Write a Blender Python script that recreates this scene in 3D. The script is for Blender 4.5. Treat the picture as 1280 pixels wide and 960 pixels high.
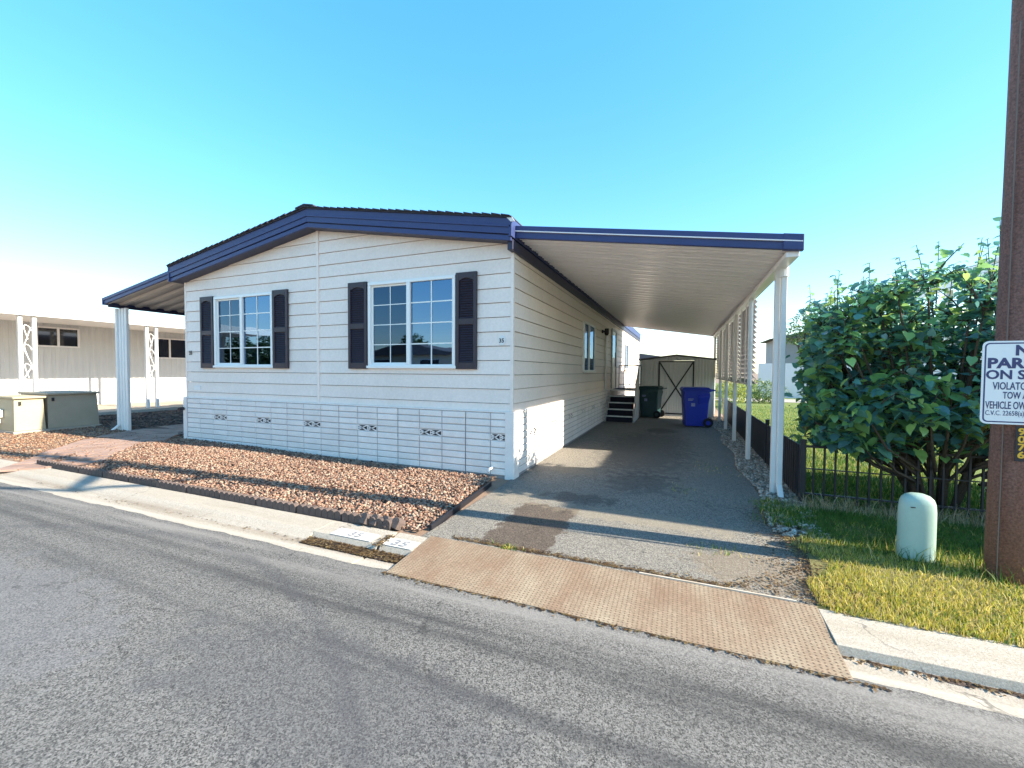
import bpy, bmesh, math, random
import numpy as np
from mathutils import Vector, Matrix
random.seed(7); rng = np.random.default_rng(11)
for o in list(bpy.data.objects): bpy.data.objects.remove(o)
S = bpy.context.scene; COL = S.collection
# ------------------------------------------------------------------ camera
yaw, pitch, roll = 0.387, -0.031, 0.006
fw = Vector((-math.sin(yaw)*math.cos(pitch), math.cos(yaw)*math.cos(pitch), math.sin(pitch)))
rt = Vector((math.cos(yaw), math.sin(yaw), 0)); up = rt.cross(fw)
Rv = rt*math.cos(roll) + up*math.sin(roll); Uv = -rt*math.sin(roll) + up*math.cos(roll)
cd = bpy.data.cameras.new('camera'); cam = bpy.data.objects.new('camera', cd); COL.objects.link(cam)
mw = Matrix((Rv, Uv, -fw)).transposed().to_4x4(); mw.translation = (2.221, -5.468, 1.531); cam.matrix_world = mw
cd.sensor_width = 36; cd.lens = 520.4/1280*36; cd.clip_end = 3000; cd.clip_start = 0.05
S.camera = cam
# ------------------------------------------------------------------ world, sun, exposure
SUN = Vector((1.0, 0.058, 0.55)).normalized()
W = bpy.data.worlds.new('World'); S.world = W; W.use_nodes = True
nt = W.node_tree; sky = nt.nodes.new('ShaderNodeTexSky'); sky.sky_type = 'NISHITA'; sky.sun_disc = False
sky.sun_elevation = math.asin(SUN.z); sky.sun_rotation = math.atan2(SUN.x, SUN.y)
sky.air_density = 1.0; sky.dust_density = 0.25; sky.ozone_density = 1.6; sky.altitude = 0
gm = nt.nodes.new('ShaderNodeGamma'); gm.inputs['Gamma'].default_value = 0.60      # compressed, richer sky, the same in every direction
hsv = nt.nodes.new('ShaderNodeHueSaturation'); hsv.inputs['Saturation'].default_value = 1.80; hsv.inputs['Hue'].default_value = 0.493; hsv.inputs['Value'].default_value = 1.08
nt.links.new(sky.outputs[0], gm.inputs['Color']); nt.links.new(gm.outputs[0], hsv.inputs['Color']); nt.links.new(hsv.outputs[0], nt.nodes['Background'].inputs[0]); nt.nodes['Background'].inputs[1].default_value = 0.15
sl = bpy.data.lights.new('sun', 'SUN'); sl.energy = 3.3; sl.angle = math.radians(0.53); sl.color = (1.0, 0.88, 0.70)
so = bpy.data.objects.new('sun', sl); COL.objects.link(so); so.rotation_euler = SUN.to_track_quat('Z', 'Y').to_euler(); so.location = (20, 0, 20)
S.view_settings.view_transform = 'Standard'; S.view_settings.look = 'None'; S.view_settings.gamma = 1
S.view_settings.exposure = 2.15; S.view_settings.use_curve_mapping = False

# ------------------------------------------------------------------ materials
MATS = {}
def mat(name, base, rough=.7, var=None, vscale=3., vamt=.5, grain=0., gscale=60., bump=0., bscale=40., metal=0., spec=.5, objvar=0., attr=None, coat=0., streak=None, bdist=.01):
    """procedural material in world space: base colour, broad variation towards var, fine grain, bump, per-object variation"""
    if name in MATS: return MATS[name]
    m = bpy.data.materials.new(name); m.use_nodes = True; N = m.node_tree.nodes; L = m.node_tree.links
    b = N['Principled BSDF']; b.inputs['Roughness'].default_value = rough; b.inputs['Metallic'].default_value = metal
    b.inputs['Specular IOR Level'].default_value = spec; b.inputs['Coat Weight'].default_value = coat
    geo = N.new('ShaderNodeNewGeometry'); pos = geo.outputs['Position']
    def noise(scale, detail=5, rough_=.6, vec=pos):
        n = N.new('ShaderNodeTexNoise'); n.inputs['Scale'].default_value = scale; n.inputs['Detail'].default_value = detail; n.inputs['Roughness'].default_value = rough_
        L.new(vec, n.inputs['Vector']); return n.outputs['Fac']
    def mix(a, b_, fac, mode='MIX'):
        x = N.new('ShaderNodeMix'); x.data_type = 'RGBA'; x.blend_type = mode
        if isinstance(fac, float): x.inputs['Factor'].default_value = fac
        else: L.new(fac, x.inputs['Factor'])
        for s, v in ((6, a), (7, b_)):
            if isinstance(v, (tuple, list)): x.inputs[s].default_value = (*v[:3], 1)
            else: L.new(v, x.inputs[s])
        return x.outputs[2]
    def mrange(v, a, b_, c=0., d=1.):
        r = N.new('ShaderNodeMapRange'); r.inputs[1].default_value = a; r.inputs[2].default_value = b_; r.inputs[3].default_value = c; r.inputs[4].default_value = d
        L.new(v, r.inputs[0]); return r.outputs[0]
    c = tuple(base)
    if attr:
        a = N.new('ShaderNodeAttribute'); a.attribute_name = attr; c = a.outputs['Color']
    if var is not None:
        vec = pos
        if streak:
            mp = N.new('ShaderNodeMapping'); mp.inputs['Scale'].default_value = streak; L.new(pos, mp.inputs['Vector']); vec = mp.outputs[0]
        c = mix(c, var, mrange(noise(vscale, 6, .65, vec), .5-.28*1, .5+.28, 0., vamt*2 if vamt < .5 else 1.))
    if objvar:
        oi = N.new('ShaderNodeObjectInfo'); hs = N.new('ShaderNodeHueSaturation'); L.new(mrange(oi.outputs['Random'], 0, 1, 1-objvar, 1+objvar), hs.inputs['Value'])
        if isinstance(c, tuple): hs.inputs['Color'].default_value = (*c, 1)
        else: L.new(c, hs.inputs['Color'])
        c = hs.outputs[0]
    if grain:
        g = mrange(noise(gscale, 3, .7), .32, .68, 1-grain, 1+grain)
        hs = N.new('ShaderNodeHueSaturation'); L.new(g, hs.inputs['Value'])
        if isinstance(c, tuple): hs.inputs['Color'].default_value = (*c, 1)
        else: L.new(c, hs.inputs['Color'])
        c = hs.outputs[0]
    if isinstance(c, tuple): b.inputs['Base Color'].default_value = (*c, 1)
    else: L.new(c, b.inputs['Base Color'])
    if bump:
        bp = N.new('ShaderNodeBump'); bp.inputs['Strength'].default_value = bump; bp.inputs['Distance'].default_value = bdist
        L.new(noise(bscale, 4, .7), bp.inputs['Height']); L.new(bp.outputs[0], b.inputs['Normal'])
    MATS[name] = m; m['x'] = 1
    return m
def nodes_of(m): return m.node_tree.nodes, m.node_tree.links

siding = mat('painted_siding', (.88, .77, .70), .6, (.76, .66, .59), 1.3, .42, grain=.05, gscale=25, streak=(1, 1, .45), bump=.12, bscale=60, objvar=.03, bdist=.004)
skirt_m = mat('skirting', (.87, .81, .77), .6, (.72, .66, .63), 5, .4, grain=.06, gscale=70, bump=.5, bscale=30, objvar=.05)
joint_shade_m = mat('skirting_joint_shade', (.24, .22, .22), .9, (.38, .35, .34), 6, .5)  # dark grey backing paints in the shade between the moulded blocks
white = mat('white_paint', (.78, .78, .77), .45, (.66, .65, .63), 4, .3, grain=.02, bump=.05)
vinyl = mat('white_vinyl', (.82, .82, .80), .35)
blue = mat('slate_blue_paint', (.020, .036, .135), .5, (.034, .052, .16), 2.5, .4, streak=(1, 1, 6), grain=.05, gscale=30, bump=.06)
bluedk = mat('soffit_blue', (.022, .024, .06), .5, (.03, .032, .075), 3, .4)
shutter_m = mat('shutter', (.026, .016, .026), .5, (.042, .028, .04), 6, .3)
shingle = mat('roof_shingle', (.05, .055, .08), .9, (.03, .03, .04), 8, .5, grain=.3, gscale=120, bump=.5)
pan_m = mat('awning_pan', (.86, .83, .83), .30, (.76, .73, .72), 1.5, .35, grain=.03, gscale=20, streak=(.4, 6, 1))
pan_brown = mat('awning_pan_grey', (.50, .46, .43), .4, (.42, .38, .36), 1.5, .35, grain=.03, streak=(.4, 6, 1))
concrete = mat('concrete', (.47, .42, .35), .85, (.31, .27, .22), 2.2, .5, grain=.16, gscale=150, bump=.35, bscale=120, streak=(.35, 1.4, 1))
concrete_r = mat('concrete_aggregate', (.42, .38, .32), .9, (.30, .25, .20), 4, .5, grain=.3, gscale=170, bump=.7, bscale=150)
white_stencil = mat('white_curb_paint', (.72, .72, .70), .7, (.55, .52, .48), 9, .5, grain=.08, gscale=90)
ink = mat('grey_paint_digits', (.16, .16, .18), .7, (.4, .4, .4), 30, .4)
dirt = mat('yard_dirt', (.30, .21, .15), .95, (.20, .13, .09), 3, .5, grain=.3, gscale=70, bump=.6, bscale=50)
soil = mat('dark_soil', (.045, .032, .026), .95, (.09, .06, .045), 7, .5, grain=.4, gscale=60, bump=.8, bscale=40)
lawn_m = mat('lawn_soil', (.10, .16, .025), .95, (.16, .19, .04), 2, .5, grain=.35, gscale=80, bump=.6, bscale=60)
black_m = mat('black_metal', (.012, .012, .018), .45)
fence_m = mat('black_fence', (.010, .010, .016), .5, (.02, .02, .028), 10, .4)
brown_edge = mat('edging_concrete', (.075, .055, .05), .9, (.12, .09, .08), 12, .5, grain=.25, gscale=90, bump=.6, bscale=70, objvar=.12)
paver_m = mat('paver', (.36, .245, .195), .85, (.27, .175, .14), 5, .5, grain=.15, gscale=80, bump=.4, bscale=60, objvar=.15)
beige = mat('beige_enamel', (.44, .37, .24), .55, (.37, .31, .20), 3, .4, grain=.04)
beige2 = mat('beige_enamel_weathered', (.36, .315, .24), .6, (.29, .255, .19), 4, .4, grain=.05)
nb_wall = mat('neighbour_panel', (.66, .66, .66), .55, (.58, .58, .58), 2, .4)
cream = mat('cream_wall', (.70, .62, .48), .6, (.64, .57, .44), 2, .4)
greyw = mat('grey_wall', (.33, .32, .34), .7, (.28, .27, .29), 1, .4)
roofgrey = mat('grey_roof', (.10, .09, .10), .9, (.14, .13, .14), 4, .4)
dkglass = mat('dark_glass', (.02, .022, .028), .05, spec=.8)
binblue = mat('blue_plastic', (.012, .035, .42), .38, (.02, .05, .46), 6, .3, grain=.03)
bingreen = mat('dark_green_plastic', (.016, .055, .065), .42, (.024, .065, .07), 6, .3)
rubber = mat('rubber', (.012, .012, .012), .8)
shed_m = mat('shed_metal', (.74, .75, .75), .45, (.64, .65, .65), 2, .4, grain=.03, streak=(4, 1, .6))
carpet = mat('step_carpet', (.018, .016, .03), .95, grain=.3, gscale=150)
stepw = mat('step_paint', (.52, .52, .52), .55, (.42, .42, .42), 6, .4)
ped_m = mat('pedestal_green', (.36, .49, .43), .42, (.30, .43, .38), 5, .4, grain=.03, bump=.04)
bark = mat('bark', (.10, .075, .055), .9, (.05, .04, .03), 9, .5, grain=.3, gscale=60, bump=.6, streak=(1, 1, .3))
leaf_m = mat('leaf', (.05, .12, .03), .32, attr='col', spec=.8)
rock_m = mat('rock', (.4, .3, .2), .9, attr='col', grain=.25, gscale=90, bump=.5, bscale=80)
grass_m = mat('grass_blade', (.1, .2, .03), .6, attr='col')
pole_m = mat('utility_pole_wood', (.16, .066, .048), .85, (.215, .125, .105), 1.6, .5, grain=.4, gscale=70, bump=.9, bscale=60, streak=(9, 9, .5))
sign_m = mat('sign_white', (.80, .80, .80), .4, (.74, .74, .75), 6, .3)
sign_ink = mat('sign_blue_ink', (.035, .04, .13), .5)
yellow_ink = mat('yellow_digits', (.75, .42, .03), .5)
inside_m = mat('room_interior', (.10, .11, .15), .9, (.06, .065, .09), 3, .4)
curtain_m = mat('curtain', (.10, .13, .22), .9, (.07, .09, .17), 4, .4, streak=(14, 1, .6))
paper_m = mat('paper', (.52, .66, .72), .8)
steel_rust = mat('rusty_steel_plate', (.19, .10, .055), .75, (.35, .29, .205), 2.6, .5, grain=.2, gscale=45, bump=.2, bscale=60, metal=.0, streak=(1.2, .5, 1))
lug_m = mat('plate_lug', (.10, .07, .05), .6, (.22, .13, .08), 3.2, .5, metal=.0)
# leaf translucency
N, L = nodes_of(leaf_m); b = N['Principled BSDF']; tr = N.new('ShaderNodeBsdfTranslucent'); at = N.new('ShaderNodeAttribute'); at.attribute_name = 'col'
hs = N.new('ShaderNodeHueSaturation'); hs.inputs['Value'].default_value = 1.6; hs.inputs['Hue'].default_value = .47; L.new(at.outputs['Color'], hs.inputs['Color']); L.new(hs.outputs[0], tr.inputs['Color'])
ms = N.new('ShaderNodeMixShader'); ms.inputs[0].default_value = .35; L.new(b.outputs[0], ms.inputs[1]); L.new(tr.outputs[0], ms.inputs[2]); L.new(ms.outputs[0], N['Material Output'].inputs[0])
N, L = nodes_of(grass_m); b = N['Principled BSDF']; tr = N.new('ShaderNodeBsdfTranslucent'); at = N.new('ShaderNodeAttribute'); at.attribute_name = 'col'
L.new(at.outputs['Color'], tr.inputs['Color']); ms = N.new('ShaderNodeMixShader'); ms.inputs[0].default_value = .35; L.new(b.outputs[0], ms.inputs[1]); L.new(tr.outputs[0], ms.inputs[2]); L.new(ms.outputs[0], N['Material Output'].inputs[0])
# window glass: coated pane, transparent with a strong mirror layer
def glassmat(name, tint, ior):
    m = bpy.data.materials.new(name); m.use_nodes = True; N, L = nodes_of(m); N.remove(N['Principled BSDF'])
    t = N.new('ShaderNodeBsdfTransparent'); t.inputs[0].default_value = (*tint, 1); g = N.new('ShaderNodeBsdfGlossy'); g.inputs['Roughness'].default_value = .015; g.inputs[0].default_value = (.42, .66, 1, 1)
    f = N.new('ShaderNodeFresnel'); f.inputs[0].default_value = ior; x = N.new('ShaderNodeMixShader'); L.new(f.outputs[0], x.inputs[0]); L.new(t.outputs[0], x.inputs[1]); L.new(g.outputs[0], x.inputs[2])
    ge = N.new('ShaderNodeNewGeometry'); no = N.new('ShaderNodeTexNoise'); no.inputs['Scale'].default_value = 2.2; no.inputs['Detail'].default_value = 1; L.new(ge.outputs['Position'], no.inputs['Vector'])
    bp = N.new('ShaderNodeBump'); bp.inputs['Strength'].default_value = .06; bp.inputs['Distance'].default_value = .02; L.new(no.outputs['Fac'], bp.inputs['Height']); L.new(bp.outputs[0], g.inputs['Normal'])
    L.new(x.outputs[0], N['Material Output'].inputs[0]); MATS[name] = m; return m
glass = glassmat('window_glass', (.62, .68, .75), 2.9)
glass_dk = glassmat('screened_glass', (.30, .33, .42), 1.9)

def asphalt(name, dark, light, tint, stains, crack=.55):
    """granular asphalt with world-space aggregate, broad patches and named stain bands"""
    m = bpy.data.materials.new(name); m.use_nodes = True; N, L = nodes_of(m); b = N['Principled BSDF']; b.inputs['Roughness'].default_value = .82
    g = N.new('ShaderNodeNewGeometry'); P = g.outputs['Position']
    def tex(kind, sc, det=4, r=.65):
        n = N.new(kind); n.inputs['Scale'].default_value = sc
        if kind == 'ShaderNodeTexNoise': n.inputs['Detail'].default_value = det; n.inputs['Roughness'].default_value = r
        L.new(P, n.inputs['Vector']); return n
    def mr(v, a, b_, c, d):
        x = N.new('ShaderNodeMapRange'); x.inputs[1].default_value = a; x.inputs[2].default_value = b_; x.inputs[3].default_value = c; x.inputs[4].default_value = d; L.new(v, x.inputs[0]); return x.outputs[0]
    def mx(a, b_, f, mode='MIX'):
        x = N.new('ShaderNodeMix'); x.data_type = 'RGBA'; x.blend_type = mode
        for s, v in ((0, f), (6, a), (7, b_)):
            if isinstance(v, tuple): x.inputs[s].default_value = (*v, 1)
            elif isinstance(v, float): x.inputs[s].default_value = v
            else: L.new(v, x.inputs[s])
        return x.outputs[2]
    def mth(op, a, b_=None):
        x = N.new('ShaderNodeMath'); x.operation = op
        for i, v in enumerate((a, b_)):
            if v is None: continue
            if isinstance(v, (int, float)): x.inputs[i].default_value = v
            else: L.new(v, x.inputs[i])
        return x.outputs[0]
    vor = tex('ShaderNodeTexVoronoi', 140); n1 = tex('ShaderNodeTexVoronoi', 280); n2 = tex('ShaderNodeTexNoise', 1.1, 6, .62); n3 = tex('ShaderNodeTexNoise', 7, 5, .6)
    vc = N.new('ShaderNodeSeparateColor'); L.new(vor.outputs['Color'], vc.inputs[0]); vd = N.new('ShaderNodeSeparateColor'); L.new(n1.outputs['Color'], vd.inputs[0])
    grain = mth('ADD', mth('MULTIPLY', vd.outputs[1], .4), mth('MULTIPLY', vc.outputs[0], .6))
    c = mx(dark, light, mr(grain, .15, .88, 0, 1))
    c = mx(c, tint, mr(n2.outputs['Fac'], .42, .68, 0, .32))
    c = mx(c, (.02, .02, .02), mr(n3.outputs['Fac'], .6, .85, 0, .25))
    sep = N.new('ShaderNodeSeparateXYZ'); L.new(P, sep.inputs[0])
    mp = N.new('ShaderNodeMapping'); mp.inputs['Scale'].default_value = (.5, 9, 1); L.new(P, mp.inputs['Vector']); sn = N.new('ShaderNodeTexNoise'); sn.inputs['Scale'].default_value = 1.; sn.inputs['Detail'].default_value = 6; L.new(mp.outputs[0], sn.inputs['Vector'])
    for (kind, col, amt, prm) in stains:
        if kind == 'band':       # streaky strip parallel to the kerb: centre y, half width
            d = mth('ABSOLUTE', mth('SUBTRACT', sep.outputs[1], prm[0])); f = mth('MULTIPLY', mr(d, prm[1]*.3, prm[1], 1, 0), mr(sn.outputs['Fac'], .38, .62, 0, amt))
        elif kind == 'spot':     # ellipse with an uneven rim: cx, cy, rx, ry
            dx = mth('DIVIDE', mth('SUBTRACT', sep.outputs[0], prm[0]), prm[2]); dy = mth('DIVIDE', mth('SUBTRACT', sep.outputs[1], prm[1]), prm[3])
            d = mth('SQRT', mth('ADD', mth('MULTIPLY', dx, dx), mth('MULTIPLY', dy, dy))); d = mth('ADD', d, mr(n3.outputs['Fac'], .3, .7, -.45, .45)); f = mr(d, .75, 1.1, amt, 0)
        elif kind == 'rect':     # a repair patch with rough straight sides: x0,x1,y0,y1
            w = mr(n3.outputs['Fac'], .3, .7, -.07, .07); X = mth('ADD', sep.outputs[0], w); Y = mth('ADD', sep.outputs[1], w)
            f = mth('MULTIPLY', mth('MULTIPLY', mr(X, prm[0]-.02, prm[0]+.02, 0, 1), mr(X, prm[1]-.02, prm[1]+.02, 1, 0)), mth('MULTIPLY', mr(Y, prm[2]-.02, prm[2]+.02, 0, amt), mr(Y, prm[3]-.02, prm[3]+.02, 1, 0)))
        elif kind == 'arc':      # tyre mark: circle cx,cy,r,half width
            dx = mth('SUBTRACT', sep.outputs[0], prm[0]); dy = mth('SUBTRACT', sep.outputs[1], prm[1]); d = mth('ABSOLUTE', mth('SUBTRACT', mth('SQRT', mth('ADD', mth('MULTIPLY', dx, dx), mth('MULTIPLY', dy, dy))), prm[2]))
            f = mth('MULTIPLY', mr(d, prm[3]*.4, prm[3], 1, 0), mr(n3.outputs['Fac'], .35, .6, amt*.3, amt))
        c = mx(c, mx(col, c, .35) if kind != 'rect' else mx(col, mx(c, col, .5, 'MULTIPLY'), 0.), f) if kind != 'rect' else mx(c, mx(c, col, 1., 'MULTIPLY'), f)
    wn = tex('ShaderNodeTexNoise', 1.7, 4, .6); wv = N.new('ShaderNodeVectorMath'); wv.operation = 'MULTIPLY_ADD'; wv.inputs[1].default_value = (.9, .9, 0); L.new(wn.outputs['Color'], wv.inputs[0]); L.new(P, wv.inputs[2])
    cr = N.new('ShaderNodeTexVoronoi'); cr.feature = 'DISTANCE_TO_EDGE'; cr.inputs['Scale'].default_value = .42; L.new(wv.outputs[0], cr.inputs['Vector'])
    c = mx(c, (.012, .012, .012), mth('MULTIPLY', mr(cr.outputs['Distance'], .001, .005, crack, 0), mr(n3.outputs['Fac'], .40, .60, 0, 1)))
    L.new(c, b.inputs['Base Color'])
    bp = N.new('ShaderNodeBump'); bp.inputs['Strength'].default_value = .75; bp.inputs['Distance'].default_value = .012; L.new(grain, bp.inputs['Height']); L.new(bp.outputs[0], b.inputs['Normal'])
    MATS[name] = m; return m
road_m = asphalt('road_asphalt', (.016, .016, .016), (.27, .26, .245), (.11, .107, .102), [('band', (.028, .028, .03), 1., (-3.30, .20)), ('band', (.30, .28, .26), .95, (-3.0, .17)), ('band', (.03, .03, .034), .8, (-3.72, .12)), ('arc', (.05, .05, .06), .6, (-1.9, -7.4, 4.35, .07)), ('spot', (.20, .205, .23), .35, (-2.2, -4.3, 1.5, .5)), ('spot', (.06, .06, .07), .5, (.6, -4.0, 1.1, .4))])
kerb_m = asphalt('kerb_concrete', (.36, .32, .265), (.55, .50, .43), (.44, .38, .30), [('band', (.20, .14, .09), .75, (-2.665, .12)), ('band', (.30, .24, .17), .5, (-2.43, .10)), ('band', (.62, .58, .5), .5, (-2.80, .05))])
drive_m = asphalt('driveway_asphalt', (.035, .032, .028), (.40, .375, .33), (.15, .142, .128), [('rect', (.46, .38, .34), 1., (.55, 1.2, -2.2, -.95)), ('spot', (.33, .28, .20), .6, (1.9, -1.0, 1.0, .22)), ('spot', (.33, .28, .21), .6, (.35, -.75, .45, .3)), ('spot', (.24, .17, .10), .6, (2.75, -1.8, .45, .4)), ('spot', (.03, .03, .03), .85, (1.1, -.55, .45, .2)), ('spot', (.04, .04, .045), .7, (1.7, .5, .5, .6)), ('spot', (.05, .05, .055), .65, (1.6, 3.2, .9, 2.4)), ('spot', (.03, .03, .03), .8, (1.75, 6.0, .4, .5)), ('spot', (.30, .24, .16), .5, (.7, .8, .4, .25))])

# ------------------------------------------------------------------ mesh helpers
OFF = {}
def off(o): return OFF.get(o.name, Vector((0, 0, 0))) if o else Vector((0, 0, 0))
def thing(name, label, cat, loc=(0, 0, 0), group=None, rz=0.):
    o = bpy.data.objects.new(name, None); o.empty_display_size = .1; COL.objects.link(o); o.location = loc; o.rotation_euler = (0, 0, rz)
    o['label'] = label; o['category'] = cat
    if group: o['group'] = group
    OFF[o.name] = Vector(loc); return o
def tag(o, label, cat, group=None):
    o['label'] = label; o['category'] = cat
    if group: o['group'] = group
    return o
def link(name, me, parent=None, loc=(0, 0, 0)):
    o = bpy.data.objects.new(name, me); COL.objects.link(o); o.location = loc
    if parent: o.parent = parent; OFF[o.name] = off(parent)
    return o
class MB:
    def __init__(s): s.v = []; s.f = []
    def add(s, vs, fs):
        n = len(s.v); s.v += [tuple(p) for p in vs]; s.f += [tuple(i+n for i in f) for f in fs]; return s
    def box(s, x0, x1, y0, y1, z0, z1):
        return s.add([(x0, y0, z0), (x1, y0, z0), (x1, y1, z0), (x0, y1, z0), (x0, y0, z1), (x1, y0, z1), (x1, y1, z1), (x0, y1, z1)], [(0, 3, 2, 1), (4, 5, 6, 7), (0, 1, 5, 4), (1, 2, 6, 5), (2, 3, 7, 6), (3, 0, 4, 7)])
    def hexa(s, p):   # 8 corner points, bottom ring then top ring
        return s.add(p, [(0, 3, 2, 1), (4, 5, 6, 7), (0, 1, 5, 4), (1, 2, 6, 5), (2, 3, 7, 6), (3, 0, 4, 7)])
    def bar(s, a, b, w, h, upv=(0, 0, 1)):
        a = Vector(a); b = Vector(b); d = (b-a).normalized(); x = d.cross(Vector(upv))
        if x.length < 1e-4: x = d.cross(Vector((0, 1, 0)))
        x.normalize(); y = x.cross(d); x *= w/2; y *= h/2
        return s.hexa([a-x-y, a+x-y, a+x+y, a-x+y, b-x-y, b+x-y, b+x+y, b-x+y])
    def tube(s, pts, r, n=10, cap=True):
        pts = [Vector(p) for p in pts]; rs = r if isinstance(r, (list, tuple)) else [r]*len(pts); base = len(s.v); ref = None
        for i, p in enumerate(pts):
            d = (pts[min(i+1, len(pts)-1)]-pts[max(i-1, 0)]).normalized()
            if ref is None: ref = d.orthogonal().normalized()
            x = (ref-d*ref.dot(d)).normalized(); ref = x; y = d.cross(x)
            for k in range(n):
                t = 2*math.pi*k/n; s.v.append(tuple(p+(x*math.cos(t)+y*math.sin(t))*rs[i]))
        for i in range(len(pts)-1):
            for k in range(n): a = base+i*n+k; b_ = base+i*n+(k+1) % n; s.f.append((a, b_, b_+n, a+n))
        if cap: s.f.append(tuple(base+k for k in reversed(range(n)))); s.f.append(tuple(base+(len(pts)-1)*n+k for k in range(n)))
        return s
    def prism(s, poly, y0, y1, axis='y'):   # polygon in the two other axes, extruded along axis
        n = len(poly)
        def P(a, b_, t): return {'y': (a, t, b_), 'x': (t, a, b_), 'z': (a, b_, t)}[axis]
        vs = [P(a, b_, y0) for a, b_ in poly]+[P(a, b_, y1) for a, b_ in poly]
        return s.add(vs, [tuple(range(n)), tuple(reversed(range(n, 2*n)))]+[(i, i+n, (i+1) % n+n, (i+1) % n) for i in range(n)])
    def mesh(s, name, m, o=Vector((0, 0, 0)), smooth=False):
        me = bpy.data.meshes.new(name); me.from_pydata([(a-o[0], b_-o[1], c-o[2]) for a, b_, c in s.v], [], s.f)
        bm = bmesh.new(); bm.from_mesh(me); bmesh.ops.recalc_face_normals(bm, faces=bm.faces); bm.to_mesh(me); bm.free()
        if smooth: me.shade_smooth()
        if m: me.materials.append(m)
        return me
    def build(s, name, m, parent=None, bevel=0., smooth=False, local=False):
        o = link(name, s.mesh(name, m, Vector((0, 0, 0)) if local else off(parent), smooth), parent)
        if bevel:
            md = o.modifiers.new('bevel', 'BEVEL'); md.width = bevel; md.segments = 2; md.limit_method = 'ANGLE'; md.angle_limit = math.radians(40)
        return o
def B(name, m, parent, *b, bevel=0.):
    return MB().box(*b).build(name, m, parent, bevel)
def npmesh(name, V, F, m, cols=None):
    """V (n,3), F (k,q) all faces with q corners; cols per vertex"""
    me = bpy.data.meshes.new(name); q = F.shape[1]; me.vertices.add(len(V)); me.vertices.foreach_set('co', np.ascontiguousarray(V, dtype=np.float32).ravel())
    me.loops.add(F.size); me.loops.foreach_set('vertex_index', F.astype(np.int32).ravel()); me.polygons.add(len(F)); me.polygons.foreach_set('loop_start', np.arange(0, F.size, q, dtype=np.int32)); me.polygons.foreach_set('loop_total', np.full(len(F), q, dtype=np.int32))
    me.update(calc_edges=True); me.validate()
    if cols is not None:
        a = me.color_attributes.new('col', 'FLOAT_COLOR', 'POINT'); a.data.foreach_set('color', np.concatenate([cols, np.ones((len(cols), 1))], 1).astype(np.float32).ravel())
    me.materials.append(m); return me
def text(name, s, size, m, parent, loc, rot=(math.pi/2, 0, 0), sx=1., ext=.0012, align='LEFT', bold=0.):
    cu = bpy.data.curves.new('t', 'FONT'); cu.body = s; cu.size = size; cu.extrude = ext; cu.align_x = align; cu.offset = bold; cu.resolution_u = 3
    t = bpy.data.objects.new('t', cu); COL.objects.link(t); bpy.context.view_layer.update()
    me = bpy.data.meshes.new_from_object(t.evaluated_get(bpy.context.evaluated_depsgraph_get())); bpy.data.objects.remove(t); bpy.data.curves.remove(cu)
    M4 = Matrix.Translation(Vector(loc)-off(parent)) @ Matrix.Rotation(rot[2], 4, 'Z') @ Matrix.Rotation(rot[0], 4, 'X') @ Matrix.Diagonal((sx, 1, 1, 1)); me.transform(M4); me.materials.clear(); me.materials.append(m)
    return link(name, me, parent)
def struct(o): o['kind'] = 'structure'; return o
def stuff(o, label=None, cat=None):
    o['kind'] = 'stuff'
    if label: o['label'] = label
    if cat: o['category'] = cat
    return o
def sstep(a, b, x): t = min(1, max(0, (x-a)/(b-a))); return t*t*(3-2*t)
def gz(x, y): return .075*sstep(-1.0, -7.0, x)*sstep(-2.3, -1.6, y) if y > -2.3 else 0.

# ------------------------------------------------------------------ setting: ground, road, kerbs, drive
xs = [-600, -120, -60, -30] + [-20+.5*i for i in range(41)] + [.5, 3, 8, 30, 60, 120, 600]; ys = [-600, -120, -40, -14, -13.9, -2.35, -2.33, -2.0, -1.6, -1, 0, 4, 10, 20, 60, 120, 600]
def ground_z(x, y):
    if -13.95 < y < -2.34: return -.12
    return -.012+gz(x, y)
V = [(x, y, ground_z(x, y)) for y in ys for x in xs]; n = len(xs); F = [(j*n+i, j*n+i+1, (j+1)*n+i+1, (j+1)*n+i) for j in range(len(ys)-1) for i in range(n-1)]
struct(MB().add(V, F).build('ground', dirt))
rx = [-200, -60, -30, -20]+[-16+.12*i for i in range(250)]+[20, 40, 200]; re = [-2.858+.010*math.sin(x*3.1)+.008*math.sin(x*9.7+1)+.006*math.sin(x*23) for x in rx]; n = len(rx)
RV = [(x, e, -.0372) for x, e in zip(rx, re)]+[(x, -3.1, -.044) for x in rx]+[(x, -12.9, -.046) for x in rx]
struct(MB().add(RV, [(i+n, i+n+1, i+1, i) for i in range(n-1)]+[(i+2*n, i+2*n+1, i+n+1, i+n) for i in range(n-1)]).build('road', road_m))
def kerb_segments(x0, x1, step, prof, m, parent):
    x = x0
    while x < x1-.01:
        e = min(x1, x+step); MB().prism(prof, x+.0012, e-.0012, 'x').build('kerb_segment', m, parent, .003); x = e
kb = struct(bpy.data.objects.new('kerb', None)); COL.objects.link(kb)
prof_l = [(-2.27, .004), (-2.52, -.004), (-2.585, -.03), (-2.66, -.052), (-2.74, -.05), (-2.865, -.040), (-2.868, -.16), (-2.27, -.16)]
kerb_segments(-24, -1.0, 2.1, prof_l, kerb_m, kb)
prof_s = [(-2.27, .004), (-2.545, -.004), (-2.575, -.050), (-2.69, -.066), (-2.72, -.050), (-2.865, -.040), (-2.868, -.16), (-2.27, -.16)]
MB().prism(prof_s, -.996, -.245, 'x').build('kerb_segment', kerb_m, kb, .003); MB().prism(prof_s, -.215, .12, 'x').build('kerb_segment', kerb_m, kb, .003)
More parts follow.
